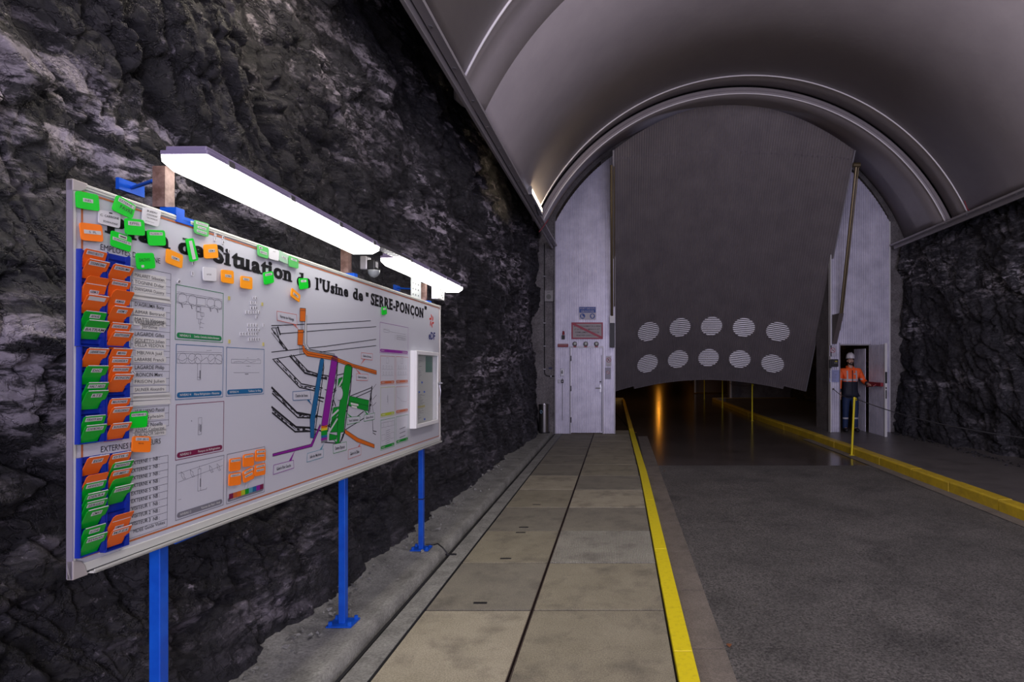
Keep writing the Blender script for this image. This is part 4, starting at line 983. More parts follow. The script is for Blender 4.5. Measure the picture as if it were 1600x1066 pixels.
gm = bpy.data.materials.new('glass'); gm.use_nodes = True; gb = gm.node_tree.nodes['Principled BSDF']; gb.inputs['Alpha'].default_value = .14; gb.inputs['Roughness'].default_value = .04; gb.inputs['Base Color'].default_value = (.30, .36, .35, 1)
MB().bb(.031, cw - .031, .031, ch - .031, .043, .046).build('glass', gm, dd)
MB().tube([(cw - .004, ch * .28, .054), (cw - .01, ch * .45, .066), (cw - .004, ch * .56, .054)], .006, 8).build('handle', M_STEEL, dd)
k_ = MB().lathe([(0, .014), (.012, .012), (.012, 0)], (cw - .02, ch * .56, .05), 12).build('lock', M_STEEL, dd); MB().bb(cw - .023, cw - .004, ch * .555, ch * .575, .064, .085).build('key', M_STEEL, dd)
def sheet(u0, u1, v0, v1, lb, m=M_PAPER, hd=None, pins=()):
    s = empty('notice_sheet', mw=BM @ Matrix.Translation((cu0 + u0 * cw, cv0 + v0 * ch, .0065))); tag(s, lb, 'paper')
    ww, hh_ = (u1 - u0) * cw, (v1 - v0) * ch
    MB().bb(0, ww, 0, hh_, 0, .0008).build('sheet', m, s)
    b = MB(); random.seed(int(u0 * 100 + v0 * 1000)); yy = hh_ - .02
    while yy > .02:
        b.bb(.008, .008 + (ww - .016) * random.uniform(.4, 1), yy, yy + .0022, .0008, .0012); yy -= .0085
    if m is M_PAPER: b.build('printed_lines', M_GREY, s)
    if hd: MB().bb(.004, ww - .004, hh_ * .45, hh_ * .52, .0009, .0013).build('highlight_bar', hd, s)
    for a, q in pins: MB().bb(a * ww - .008, a * ww + .008, q * hh_ - .007, q * hh_ + .007, .001, .006).build('pin', M_BLUE, s)
sheet(.10, .48, .56, .95, 'printed sheet pinned at the upper left inside the notice case', pins=((.1, .06), (.92, .06)))
sheet(.12, .60, .06, .47, 'long printed sheet with a yellow bar inside the notice case', hd=M_YTAPE, pins=((.05, .96), (.45, .97), (.9, .96), (.95, .05)))
sheet(.62, .92, .72, .94, 'small dark green notice at the upper right inside the notice case', mat('green_notice', (.01, .12, .07), .5))

# ---- loose badges on the board
def round_quad(q, r=.18, n=3):
    out = []
    for i in range(4):
        p, a, b_ = Vector(q[i]), Vector(q[i - 1]), Vector(q[(i + 1) % 4])
        e = min((a - p).length, (b_ - p).length) * r; A = p + (a - p).normalized() * e; B_ = p + (b_ - p).normalized() * e
        for k in range(n + 1):
            t_ = k / n; out.append(tuple((1 - t_) ** 2 * A + 2 * t_ * (1 - t_) * p + t_ ** 2 * B_))
    return out
def badge(q, col, lb, strips=(), lift=.010, cat='badge', name='name_badge', grp='badges held on the board by magnets'):
    """strips: (a0,a1,b0,b1,text,material) in the badge's own 0..1 frame (a along, b up)"""
    p = [Vector(uv(*a, lift)) for a in q]; c_ = sum(p, Vector((0, 0))) / 4
    t = empty(name, mw=BM @ Matrix.Translation((c_.x, c_.y, .0015))); tag(t, lb, cat, grp)
    l = [v - c_ for v in p]
    MB().poly(round_quad([tuple(v) for v in l]), lift - .0035, lift).build('plate', col, t)
    MB().poly([(.012 * math.cos(k), .012 * math.sin(k)) for k in np.arange(0, 6.28, .7)], 0, lift - .0035).build('magnet', M_DARK, t)
    TL, TR, BR, BL = l
    def at(a, b_): return (TL * (1 - a) + TR * a) * b_ + (BL * (1 - a) + BR * a) * (1 - b_)
    for a0, a1, b0, b1, tx, m in strips:
        s = MB().poly([tuple(at(a0, b0)), tuple(at(a1, b0)), tuple(at(a1, b1)), tuple(at(a0, b1))], lift, lift + .0006) if m else None
        st = s.build('label_strip', m, t) if s else None
        if tx:
            tt = MB(); P0, P1 = at(a0 + .05 * (a1 - a0), b0 + (b1 - b0) * .22), at(a1 - .05 * (a1 - a0), b0 + (b1 - b0) * .22)
            v, f = text_geo(tx, .008); wd_ = v[:, 0].max() - v[:, 0].min(); x0_ = v[:, 0].min(); hgt = (at(a0, b1) - at(a0, b0)).length * .6
            d_ = P1 - P0; n_ = (at(a0, b1) - at(a0, b0)).normalized()
            sx = d_.length / wd_
            if sx > hgt / .73 * 1.25: sx = hgt / .73 * 1.25; P0 = P0 + (d_ - d_.normalized() * wd_ * sx) / 2
            dn = d_.normalized()
            tt.add([tuple(P0 + dn * float((x - x0_) * sx) + n_ * float(y * hgt / .73)) + (lift + .001,) for x, y, _ in v], f)
            tt.build('lettering', M_INK, t)
    return t
T = M_TAPE
Z = lambda fn, *p: [fn(*a) for a in p]
badge(Z(z1, (125, 345), (280, 375), (290, 490), (130, 465)), M_GREEN, 'green badge in the top left corner of the board', [(.28, .72, .42, .64, 'INEL', T)])
badge(Z(z1, (285, 478), (435, 505), (430, 610), (283, 572)), M_CWHITE, 'white badge with black logo between green badges at board top left', [(.2, .95, .5, .78, 'CARRIONE', None), (.15, .9, .12, .36, 'ECHAFAUDAGE', None), (.45, .6, .86, .94, '', M_INK), (.04, .16, .5, .8, 'C', None)], lift=.007)
badge(Z(z1, (412, 372), (543, 452), (515, 545), (375, 478)), M_GREEN, 'tilted green badge with handwriting on the top edge of the board', [(.12, .95, .66, .9, 'EXTERNE 1', T), (.25, .95, .2, .62, 'FAVRE', None)], lift=.014)
badge(Z(z1, (150, 565), (305, 585), (315, 703), (165, 690)), M_ORAN, 'orange badge just above the blue card rack', [(.14, .92, .40, .62, 'S  PL', T)])
badge(Z(z1, (465, 535), (598, 550), (605, 660), (470, 650)), M_GREEN, 'green badge directly below the tilted handwritten badge', [(.14, .8, .58, .84, 'EIFFEL', T)], lift=.016)
badge(Z(z1, (592, 458), (718, 490), (697, 600), (582, 565)), M_CWHITE, 'white printed card under the first lamp upright', [(.18, .8, .70, .92, 'BUREAU', None), (.18, .85, .50, .68, 'CONTROLE', None), (.18, .9, .32, .46, 'TECHNIQUE', None), (.1, .75, .14, .22, 'inspections mesures', None)], lift=.006)
badge(Z(z1, (618, 618), (742, 622), (750, 728), (632, 728)), M_GREEN, 'green badge right of the covered title word, one white strip', [(.12, .84, .66, .86, 'FLUIDES IT', T)])
badge(Z(z1, (372, 620), (513, 668), (503, 775), (368, 728)), M_GREEN, 'green badge with white strip and black bar above the left rack', [(.06, .98, .42, .62, 'SCHWARZ IT', T), (.35, .75, .68, .92, '', M_PAPER), (.4, .7, .75, .84, '', M_INK)])
badge(Z(z1, (540, 780), (665, 778), (678, 885), (552, 895)), M_GREEN, 'green badge with hand lettering above the list of names', [(.1, .75, .40, .74, 'DALTHYS', None), (.22, .36, .10, .26, '', T)])
badge(Z(z1, (755, 745), (870, 795), (862, 888), (750, 845)), M_ORANY, 'amber badge hanging below the title word, tilted down to the right', [(.30, .78, .42, .64, 'GEM 1', T)])
badge(Z(z1, (948, 548), (1050, 578), (1045, 670), (948, 640)), M_GREEND, 'pale green badge with three strips on the border line near the first post', [(.1, .9, .72, .92, 'PRODUITS', T), (.2, .8, .44, .62, 'ELYDAN', T), (.15, .85, .14, .32, 'INDUSTRIE', T)])
badge(Z(z4, (133, 150), (185, 142), (222, 295), (165, 310)), M_GREEN, 'narrow upright green badge over the second title word', [(.30, .70, .08, .90, '', T)])
badge(Z(z4, (258, 188), (350, 183), (360, 280), (263, 285)), M_ORANY, 'amber badge covering the start of the word Situation', [(.30, .78, .42, .64, 'GEM 3', T)])
badge(Z(z4, (252, 342), (345, 350), (345, 443), (255, 438)), M_CWHITE, 'blank white badge above the first green level panel', [(.2, .62, .38, .56, 'ATOS', None)], lift=.008)
badge(Z(z4, (380, 360), (465, 370), (467, 462), (382, 448)), M_ORANY, 'upper left of the two amber badges below the word Situation', [(.28, .78, .44, .66, 'GTM 2', T)])
badge(Z(z4, (515, 403), (595, 415), (595, 500), (515, 488)), M_ORANY, 'lower right of the two amber badges below the word Situation', [(.18, .72, .66, .86, 'INEO', T)])
badge(Z(z4, (672, 382), (738, 372), (747, 450), (680, 468)), M_GREEN, 'green badge under the end of the word Situation', [(.15, .85, .68, .88, 'DALKIA', T)])
badge(Z(z4, (918, 422), (978, 420), (985, 490), (925, 500)), M_GREEN, 'small green badge over the letter of the word before the quoted name', [(.2, .8, .62, .84, 'VT', T)])
badge(Z(z4, (870, 487), (928, 538), (922, 590), (862, 545)), M_ORANY, 'small amber badge tilted like a diamond above the plan drawing', [(.2, .8, .36, .66, 'GEM 4', T)])
badge(Z(z4, (632, 185), (708, 212), (705, 288), (634, 265)), M_GREEND, 'faded green badge, leftmost of four on the top border line', [(.1, .4, .66, .88, 'MR', T), (.2, .85, .30, .54, 'EIFFAGE', T)])
badge(Z(z4, (710, 210), (780, 228), (778, 303), (710, 285)), M_CWHITE, 'greyish white badge, second of four on the top border line', [(.1, .9, .7, .84, 'ALPES', None)])
badge(Z(z4, (780, 225), (843, 262), (842, 325), (780, 298)), mat('card_pale', (.30, .48, .34), .4), 'pale grey green badge, third of four on the top border line', [(.3, .85, .42, .62, 'PROF', T)])
badge(Z(z4, (850, 262), (915, 290), (915, 355), (850, 340)), M_GREEND, 'faded green badge, rightmost of four on the top border line', [(.2, .8, .66, .86, 'VINCI', T)])
badge([(596.5, 480), (603.5, 479), (604.5, 491), (597, 492.5)], M_GREEN, 'tiny green badge under the quoted name at the board right', [(.2, .8, .6, .85, '', T)])
badge([(201, 644.5), (230.5, 642), (229.3, 667.5), (201, 669.5)], M_GREEN, 'green badge stuck over the list of names beside the rack', [(.12, .92, .70, .90, 'EXTERNE 3', T)])
badge([(207, 681.6), (235.8, 682), (234.7, 707), (205.3, 706.4)], M_ORAN, 'orange badge below the list of names, over the visitors heading', [(.16, .86, .72, .92, 'CDH  (IE) 51', T), (.24, .66, .48, .62, 'REV.SL', None)], lift=.018)
six = [('upper left', (375, 675), (443, 665), (440, 742), (373, 752), 'DELLA ROSA'), ('upper middle', (457, 650), (520, 640), (520, 715), (455, 725), 'CHIFFROD'), ('upper right', (530, 622), (588, 615), (590, 685), (527, 692), 'GRP-TCSM'),
       ('lower left', (372, 765), (443, 752), (442, 828), (370, 838), 'WEKA ETC'), ('lower middle, tilted', (452, 752), (515, 718), (522, 790), (460, 820), 'PHILIPPE'), ('lower right', (527, 712), (588, 697), (587, 768), (523, 780), 'LUGATTIER')]
for nm, a, b_, c_, d_, tx in six:
    st = [(.12, .92, .72, .90, tx, T)]
    if 'right' in nm or 'middle, t' in nm: st.append((.15, .85, .38, .56, 'INSPECTION', T))
    badge(Z(z5, a, b_, c_, d_), M_ORAN, 'orange badge, %s of the six over the rainbow key panel' % nm, st)
# number tiles and yellow tabs
def tile(px, py, s, ch_, lb, m=M_CWHITE, name='number_tile', cat='tile', grp='loose number tiles', rot=0):
    u_, v_ = uv(px, py); hgt = s * .0044
    t = MB().poly([(-hgt * .5, -hgt * .75), (hgt * .5, -hgt * .75), (hgt * .5, hgt * .75), (-hgt * .5, hgt * .75)], 0, .002).build(name, m, None, mw=BM @ Matrix.Translation((u_, v_, .0015)) @ Matrix.Rotation(R(rot), 4, 'Z'))
    tag(t, lb, cat, grp)
    if ch_:
        b = MB(); put_text(b, ch_, (0, -hgt * .5), None, hgt * 1.0, .0024, .008, align='c'); b.build('digit', M_INK, t)
A1 = 'tiny white tile with digit %s in the upper heap left of the plan'; A2 = 'tiny white tile with digit %s in the lower heap left of the plan'
for y_, xs_, chs in ((558, (602, 618), '66'), (592, (585, 602, 618), '777'), (628, (585, 604, 620), '888'), (658, (551, 571, 588, 606, 623, 639), '555555'), (690, (622,), '2')):
    for x_, c_ in zip(xs_, chs): tile(*z4(x_, y_), 2.2, c_, A1 % c_, grp='number tiles in the upper heap')
for y_, xs_, chs in ((748, (565, 585, 603, 622), '3233'), (780, (565, 585, 603, 620, 636), '44446'), (808, (512, 530, 550, 570, 588, 604, 620), '9999999'), (845, (570, 588, 604, 621, 638), '00000')):
    for x_, c_ in zip(xs_, chs): tile(*z4(x_, y_), 2.2, c_, A2 % c_, grp='number tiles in the lower heap')
for p_, c_, lb, s_, r_ in ((z4(670, 748), '2', 'lone white number tile right of the lower heap', 2.3, 0), (z4(335, 118), '7', 'white number tile at the top border line, upper of a pair', 2.2, 0), (z4(334, 150), '7', 'white number tile at the top border line, lower of a pair', 2.2, 0),
                           (z4(390, 140), '8', 'white number tile right of the pair at the top border line', 2.2, 0), (z4(390, 172), '8', 'white number tile above the word Situation', 2.2, 0), (z4(430, 232), '6', 'white number tile over the letter i of Situation', 2.2, 0),
                           (z4(182, 318), 'E', 'white letter tile under the narrow green badge', 2, 0), (z4(176, 388), '1', 'white number tile left of the blank white badge', 2.6, 8), (z4(82, 445), '8', 'tilted white number tile on the corner of the first level panel', 2.6, -35),
                           (z2(520, 632), '1', 'tilted white number tile beside the card rack and names', 2.6, 40)):
    tile(*p_, s_, c_, lb, grp='single number tiles', rot=r_)
for p_, lb in ((z4(431, 560), 'dull yellow tab upper left of the number heaps'), (z4(662, 602), 'dull yellow tab right of the upper number heap'), (z4(433, 861), 'dull yellow tab lower left of the number heaps'), (z4(669, 880), 'dull yellow tab lower right of the number heaps')):
    tile(*p_, 2.3, '', lb, M_YTAPE, 'yellow_tab', 'tab', 'yellow tabs')

# ---- card racks
WF = .018
def rack(px0, px1, y0, y1, n, lb):
    u0 = uv(px0 + 1, (y0 + y1) / 2, WF)[0]; u1 = uv(px1, (y0 + y1) / 2, WF)[0]; v1 = uv(px0, y0, WF)[1]; v0 = uv(px0, y1, WF)[1]
    t = empty('card_rack', mw=BM @ Matrix.Translation((u0, v0, .001))); tag(t, lb, 'rack', 'blue card racks'); ww, hh_ = u1 - u0, v1 - v0
    MB().bb(0, ww, 0, hh_, 0, .003).build('back', M_RACK, t)
    for a in (0, ww - .004): MB().bb(a, a + .004, 0, hh_, .003, WF).build('side_wall', M_RACK, t)
    MB().bb(.004, ww - .004, 0, .003, .003, WF).build('bottom', M_RACK, t)
    pit = hh_ / n
    for k in range(n):
        v_ = k * pit
        b = MB().add([(.004, v_ + .004, .004), (ww - .004, v_ + .004, .004), (ww - .004, v_ + .009, .009), (.004, v_ + .009, .009)], [(0, 1, 2, 3)])
        b.add([(ww - .020, v_ + .003, WF), (ww - .004, v_ + .003, WF), (ww - .004, v_ + .030, WF + .001), (ww - .013, v_ + .026, WF + .001)], [(0, 1, 2, 3)])
        b.build('pocket', M_RACK, t)
    for a in (.25, .75): MB().lathe([(0, .003), (.004, .002), (.004, 0)], (ww * .5, hh_ * a - .01, .003), 10).build('screw', M_STEEL, t)
    return (u0, u1, v0, v1, pit)
RK = {'A': rack(124, 164.5, 388, 541, 11, 'upper left blue card rack, highest of the employee racks'), 'B': rack(165, 202.5, 393, 541.5, 11, 'upper right blue card rack beside the list of names'),
      'C': rack(124, 164.5, 541.5, 695, 11, 'lower blue card rack in the left employee column'), 'D': rack(165, 202.5, 542, 690, 11, 'lower blue card rack in the right employee column'),
      'E': rack(124, 164.5, 717, 873, 11, 'blue card rack in the left visitor column at the bottom'), 'G': rack(165, 202.5, 711, 864, 11, 'blue card rack in the right visitor column at the bottom')}
def slot_card(rk, py, col, text, lb, lean=0, strip=(.10, .85, .70, .90)):
    u0, u1, v0, v1, pit = RK[rk]; px = (129 if rk in 'ACE' else 170) + lean * 250
    wt = WF + .007 + lean; u_, vt = uv(px, py, wt); u_ = u0 + .0055; ww = (u1 - u0) - .010; hgt = .056
    wb = .007; t = empty('slot_card', mw=BM @ Matrix.Translation((u_, vt - hgt, wb + .001)) @ Matrix.Rotation(math.atan2(wt - wb, hgt), 4, 'X'))
    tag(t, lb, 'card', 'cards standing in the blue racks')
    l_ = math.hypot(wt - wb, hgt); q = [(.004, l_), (ww, l_), (ww - .004, l_ * .52), (ww - .010, 0), (.0, 0), (.0, l_ * .5), (0, l_ * .55)]
    q = [(0, 0), (ww - .012, 0), (ww - .010, l_ * .45), (ww, l_ * .52), (ww, l_ - .004), (ww - .003, l_), (.006, l_), (.0, l_ - .006)]
    MB().poly(q, 0, .0016).build('plate', col, t)
    if not text and not strip: return
    MB().bb(.005, ww - .003, l_ - .0016, l_ + .0002, -.0002, .0018).build('top_edge', M_CWHITE, t)
    if strip:
        s = MB().bb(ww * strip[0], ww * strip[1], l_ * strip[2], l_ * strip[3], .0016, .0021).build('label_strip', M_TAPE, t)
        if text:
            b = MB(); hh_ = l_ * (strip[3] - strip[2]); put_text(b, text, (ww * strip[0] + .003, l_ * strip[2] + hh_ * .22), (ww * strip[1] - .003, l_ * strip[2] + hh_ * .22), hh_ * .6, .0024, .008); b.build('lettering', M_INK, s)
O, G_ = mat('rack_orange', (.74, .12, .01), .4), mat('rack_green', (.0, .34, .02), .4)
N_ = ['topmost', 'second', 'third', 'fourth', 'fifth', 'sixth', 'seventh', 'eighth']
rk_names = {'A': 'upper left employee rack', 'B': 'upper right employee rack', 'C': 'lower left employee rack', 'D': 'lower right employee rack', 'E': 'left visitor rack', 'G': 'right visitor rack'}
cards = {'A': [(386, O, 'FRANCK BELOTTO', 0), (402, O, 'TOGNINI Didier', .010), (429, O, '', .010), (441, O, 'GEM 2', 0), (458, O, ' ', .010), (484.5, G_, 'APAVE', .002), (498.6, G_, 'BATRAM', .012)],
         'B': [(410, O, "D'AGRUMA", .010), (434.7, O, 'DIANGANA', 0), (451, O, '', .012), (461.5, O, 'AIMAR', 0), (476.6, O, 'GEM 1', .010), (503, O, 'LAGARDE GILLES', .004), (516.4, O, 'GOLETTO JULIEN', .012)],
         'C': [(543, O, 'LABARBE Franck', .008), (571, G_, 'DIC', .006), (598, G_, 'NALT NEDJ', .008), (611, G_, 'RTE', .008), (650.7, G_, 'POBLADOR Sabrina', 0), (665.8, G_, 'RUIVE MICHELLA', .004)],
         'D': [(543.6, O, 'MBUWA', .004), (557.7, O, 'LAGARDE P', 0), (571.6, O, 'FRISON JULIEN', .004), (584.7, O, 'RONCIN', .010), (623, O, 'MALRONDIE', 0), (637, O, 'VUILLIANO', .008), (662.5, O, 'ROUDIERE', .006)],
         'E': [(716, O, 'EDF', .008), (744.8, O, '', .006), (756.6, G_, 'ARNHOLDT', 0), (773.5, G_, 'DEKRA', .006), (787, G_, 'SERGES', .004), (799.7, G_, 'CMAT', .008), (827.5, G_, 'KONE', 0), (842, G_, 'REVION', .006)],
         'G': [(710.5, O, 'OTIS 1', 0), (724.5, G_, 'PRESENTS', .008), (737, O, 'UP MED 1', .004), (750.7, G_, '', .008), (763.3, G_, 'VERNON', .010), (808, O, '', .012), (817, O, 'OMNI 1', .002), (830, O, 'M.P.E.E', .006)]}
for rk, lst in cards.items():
    for i, (py, c_, tx, ln_) in enumerate(lst):
        cn = 'orange' if c_ is O else 'green'; same = [j for j, q in enumerate(lst) if q[1] is c_]
        pos = N_[same.index(i)] if same.index(i) < len(same) - 1 or len(same) == 1 else 'lowest'
        lb = ('only %s card in the %s' % (cn, rk_names[rk])) if len(same) == 1 else '%s %s card in the %s' % (pos, cn, rk_names[rk])
        st = (.10, .85, .70, .90)
        if tx in ('GEM 2', 'OMNI 1'): st = (.30, .72, .50, .68)
        if tx == 'BATRAM': st = (.04, .96, .40, .62)
        if tx in ('DIC', 'RTE', 'APAVE', 'EDF', 'CMAT', 'KONE', 'GEM 1', 'MBUWA', 'AIMAR'): st = (.28, .74, .64, .84)
        if tx == '': st = None
        slot_card(rk, py, c_, tx, lb, ln_, st)

# ================================================================== THINGS IN THE TUNNEL
def wx(px, Y): return (px - CX) / F * Y
def wz(py, Y): return H - (py - CY) / F * Y
def onwall(name, px, py, Y=12.685): return empty(name, (wx(px, Y), Y, wz(py, Y)))
FW = Matrix(((1, 0, 0, 0), (0, 0, -1, 0), (0, 1, 0, 0), (0, 0, 0, 1)))        # local xy -> world xz, local z -> towards the camera
def wthing(name, px, py, lb, cat, Y=12.685, grp=None):
    t = empty(name, mw=Matrix.Translation((wx(px, Y), Y, wz(py, Y))) @ FW); tag(t, lb, cat, grp); return t
def disc(r, z0, z1, n=24, c=(0, 0)):
    return MB().poly([(c[0] + r * math.cos(6.2832 * k / n), c[1] + r * math.sin(6.2832 * k / n)) for k in range(n)], z0, z1)
def ringm(r0, r1, z, n=28, c=(0, 0)):
    b = MB(); b.v = [(c[0] + r * math.cos(6.2832 * k / n), c[1] + r * math.sin(6.2832 * k / n), z) for k in range(n) for r in (r0, r1)]
    b.f = [(2 * k, 2 * k + 1, 2 * ((k + 1) % n) + 1, 2 * ((k + 1) % n)) for k in range(n)]; return b
M_SBLUE = mat('sign_blue', (.01, .06, .32), .45); M_SRED = mat('sign_red', (.36, .025, .06), .45); M_SWH = mat('sign_white', (.52, .50, .55), .45); M_SPINK = mat('sign_ground', (.38, .34, .35), .5)

# blue mandatory sign
t = wthing('safety_sign', 918, 489.5, 'blue and white sign about protective equipment above the left door', 'sign')
MB().poly([(-.185, -.14), (.185, -.14), (.185, .14), (-.185, .14)], 0, .006).build('plate', M_SWH, t)
MB().poly([(-.183, .01), (.183, .01), (.183, .138), (-.183, .138)], .006, .008).build('blue_field', M_SBLUE, t)
b = MB(); put_text(b, 'PORT DES E.P.I', (-.165, .085), (.165, .085), .036, .0085, .006); put_text(b, 'OBLIGATOIRE', (-.145, .025), (.145, .025), .036, .0085, .006); b.build('lettering', M_SWH, t)
for cx in (-.11, .11):
    d = disc(.058, .006, .008, c=(cx, -.066)).build('pictogram', M_SBLUE, t)
    b = MB()
    if cx < 0: b.poly([(cx - .03, -.03), (cx - .005, -.03), (cx - .002, -.07), (cx + .035, -.082), (cx + .035, -.10), (cx - .03, -.10)], .0085)
    else: b.poly([(cx + .03 * math.cos(6.2832 * k / 14), -.075 + .03 * math.sin(6.2832 * k / 14)) for k in range(14)], .0085); b.poly([(cx - .038, -.062), (cx + .038, -.062), (cx + .028, -.036), (cx, -.025), (cx - .028, -.036)], .0088)
    b.build('figure', M_SWH, d)
# red framed warning sign
t = wthing('warning_sign', 917.5, 517, 'red framed sign with diagonal red stripe above the left door', 'sign')
MB().poly([(-.35, -.185), (.35, -.185), (.35, .185), (-.35, .185)], 0, .008).build('plate', M_SPINK, t)
b = MB()
for a in ((-.35, .35, .155, .185), (-.35, .35, -.185, -.155), (-.35, -.32, -.155, .155), (.32, .35, -.155, .155)): b.bb(a[0], a[1], a[2], a[3], .008, .014)
b.build('red_frame', M_SRED, t)
b = MB()
for i, s in enumerate(('AU FONCTIONNEMENT DE LA SIRENE', 'ET DU SIGNAL LUMINEUX IL EST', 'FORMELLEMENT INTERDIT DE', "PENETRER DANS L'USINE")):
    hw = (.30, .28, .265, .24)[i]; put_text(b, s, (-hw, .085 - .068 * i), (hw, .085 - .068 * i), .032, .0085, .006)
b.build('lettering', M_INK, t)
MB().poly([(-.32, .155), (-.255, .155), (.32, -.125), (.32, -.155), (.27, -.155), (-.32, .13)], .009, .011).build('diagonal_stripe', M_SRED, t)
# round lamps above the door
for i, px in enumerate((898.3, 915.2, 932)):
    t = wthing('signal_lamp', px, 537.5, ['left', 'middle', 'right'][i] + ' of the three round lamps above the left door', 'lamp', grp='round lamps above the door')
    m = Matrix.Identity(4)
    MB().lathe([(0, .03), (.02, .045), (.048, .04), (.052, .0)], n=20).build('housing', M_STEEL, t, smooth=True)
    MB().lathe([(0, .062), (.02, .058), (.034, .045), (.034, .040)], n=18).build('lens', mat('lamp_lens', (.62, .66, .62), .15), t, smooth=True)
    MB().bb(-.035, .035, -.075, -.048, 0, .03).build('bracket', M_RED, t)
# prohibition signs
def nosign(px, py, w_, h_, lb, ground, cyo, r, fig, Y=12.685, txt=None):
    t = wthing('prohibition_sign', px, py, lb, 'sign', Y); MB().poly([(-w_, -h_), (w_, -h_), (w_, h_), (-w_, h_)], 0, .005).build('plate', ground, t)
    disc(r * .95, .005, .0056, c=(0, cyo)).build('white_disc', M_SWH, t)
    rg = ringm(r * .82, r, .0062, c=(0, cyo)); rg.build('red_ring', M_SRED, t)
    f = MB()
    for pts, w in fig: f.ribbon([(a * r, cyo + q * r) for a, q in pts], w * r, .006)
    f.build('figure', M_INK, t)
    MB().ribbon([(-.58 * r, cyo + .58 * r), (.58 * r, cyo - .58 * r)], .16 * r, .0066).build('red_bar', M_SRED, t)
    if txt: b = MB(); put_text(b, txt, (-w_ * .5, -h_ * .85), (w_ * .5, -h_ * .85), h_ * .12, .0055); b.build('lettering', M_INK, t)
ped = [([(-.15, .45), (-.05, .1), (-.35, -.45)], .16), ([(-.05, .1), (.2, -.1), (.35, -.45)], .16), ([(-.35, .0), (-.1, .25), (.3, .1)], .12)]
cig = [([(-.6, .0), (.45, .0)], .16), ([(.5, .12), (.55, .4), (.4, .5)], .08)]
nosign(951, 564.5, .060, .115, 'white no entry for pedestrians sign right of the left door, upper', M_SWH, .025, .055, ped, txt='INTERDIT')
nosign(950, 583.5, .066, .13, 'grey sign with small red prohibition ring below the white one', mat('sign_grey', (.33, .32, .40), .5), .02, .038, cig)
nosign(1301.2, 548.5, .075, .125, 'no smoking sign above the wall telephone right of the road', mat('sign_pale', (.45, .44, .52), .5), .015, .058, cig, Y=12.68)
# call point, tray, key boxes left of the door
t = wthing('alarm_beacon', 880.3, 523.5, 'small red alarm beacon on the panel left of the red framed sign', 'alarm')
MB().lathe([(0, .09), (.02, .085), (.026, .03), (.026, 0)], n=14, m=Matrix.Rotation(R(-90), 4, 'X')).build('lens', M_RED, t); MB().bb(-.035, .035, -.10, -.01, 0, .05).build('base', M_DARK, t, bevel=.006)
t = wthing('alarm_bar', 880, 540, 'dark red horizontal box on the panel below the alarm beacon', 'box')
MB().bb(-.115, .115, -.035, .035, 0, .07).build('case', M_RED, t, bevel=.006); MB().bb(-.10, .10, .0, .026, .07, .073).build('front_plate', mat('dull_pink', (.34, .16, .17), .5), t)
t = wthing('key_box', 878.8, 582, 'small pale switch box on the panel left of the door handle', 'box')
MB().bb(-.04, .04, -.08, .08, 0, .03).build('case', M_STEEL, t, bevel=.004); MB().bb(-.018, .006, -.03, .05, .03, .034).build('window', M_DARK, t)
for px, m, lb in ((873.8, M_STEEL, 'small grey push button below the pale switch box'), (878.8, M_DARK, 'small black push button below the pale switch box')):
    t = wthing('push_button', px, 596, lb, 'button'); MB().bb(-.028, .028, -.038, .038, 0, .02).build('case', m, t, bevel=.004); disc(.014, .02, .028, 12).build('button', M_LEAFED, t)
MB().tube([(wx(878.8, 12.69), 12.685, .3), (wx(878.8, 12.69), 12.685, 1.24)], .007, 6).build('thin_conduit', M_LEAFED, None)
tag(bpy.data.objects['thin_conduit'], 'thin pale conduit running down from the black push button', 'conduit')
# concrete wall at the left: intercom, conduit, small plate
YW = 12.75
t = wthing('intercom', 858, 463, 'grey white loudspeaker box on the concrete wall left of the panel', 'speaker', YW)
MB().bb(-.095, .095, -.125, .125, 0, .07).build('case', mat('intercom', (.30, .29, .29), .5), t, bevel=.01); disc(.055, .07, .074, 20, (.0, -.02)).build('speaker_grille', mat('intercom_dark', (.16, .16, .15), .6), t); MB().bb(-.03, .03, .075, .085, .07, .073).build('name_strip', M_GREY, t)
t = empty('conduit', (wx(851, YW), YW - .015, 0)); tag(t, 'black conduit down the concrete wall, bending into the left panel', 'conduit')
zb = wz(588, YW); pts = [(0, 0, 4.25), (0, 0, zb + .09)] + [(.09 - .09 * math.cos(R(a)), 0, zb + .09 - .09 * math.sin(R(a))) for a in (30, 60, 90)] + [(.22, 0, zb)]
MB().tube(pts, .011, 8).build('pipe', M_DARK, t)
for py in (432, 505, 541, 577): MB().bb(-.025, .025, -.02, .014, wz(py, YW) - .008, wz(py, YW) + .008).build('clip', M_STEEL, t)
MB().bb(.135, .155, -.02, .014, zb - .02, zb + .02).build('clip', M_STEEL, t)
t = wthing('blue_tag', 860, 575.5, 'tiny dark blue plate on the concrete wall beside the conduit', 'plate', YW)
MB().bb(-.04, .04, -.018, .018, 0, .004).build('plate', mat('dark_blue', (.01, .02, .09), .5), t)
t = empty('second_conduit', (wx(864.5, YW), YW - .012, 0)); tag(t, 'thin grey conduit on the concrete wall beside the panel edge', 'conduit')
MB().tube([(0, 0, 2.4), (0, 0, 3.05)], .008, 6).tube([(0, 0, 3.05), (0, 0, 1.95)], .008, 6).build('pipe', M_GREY, t)
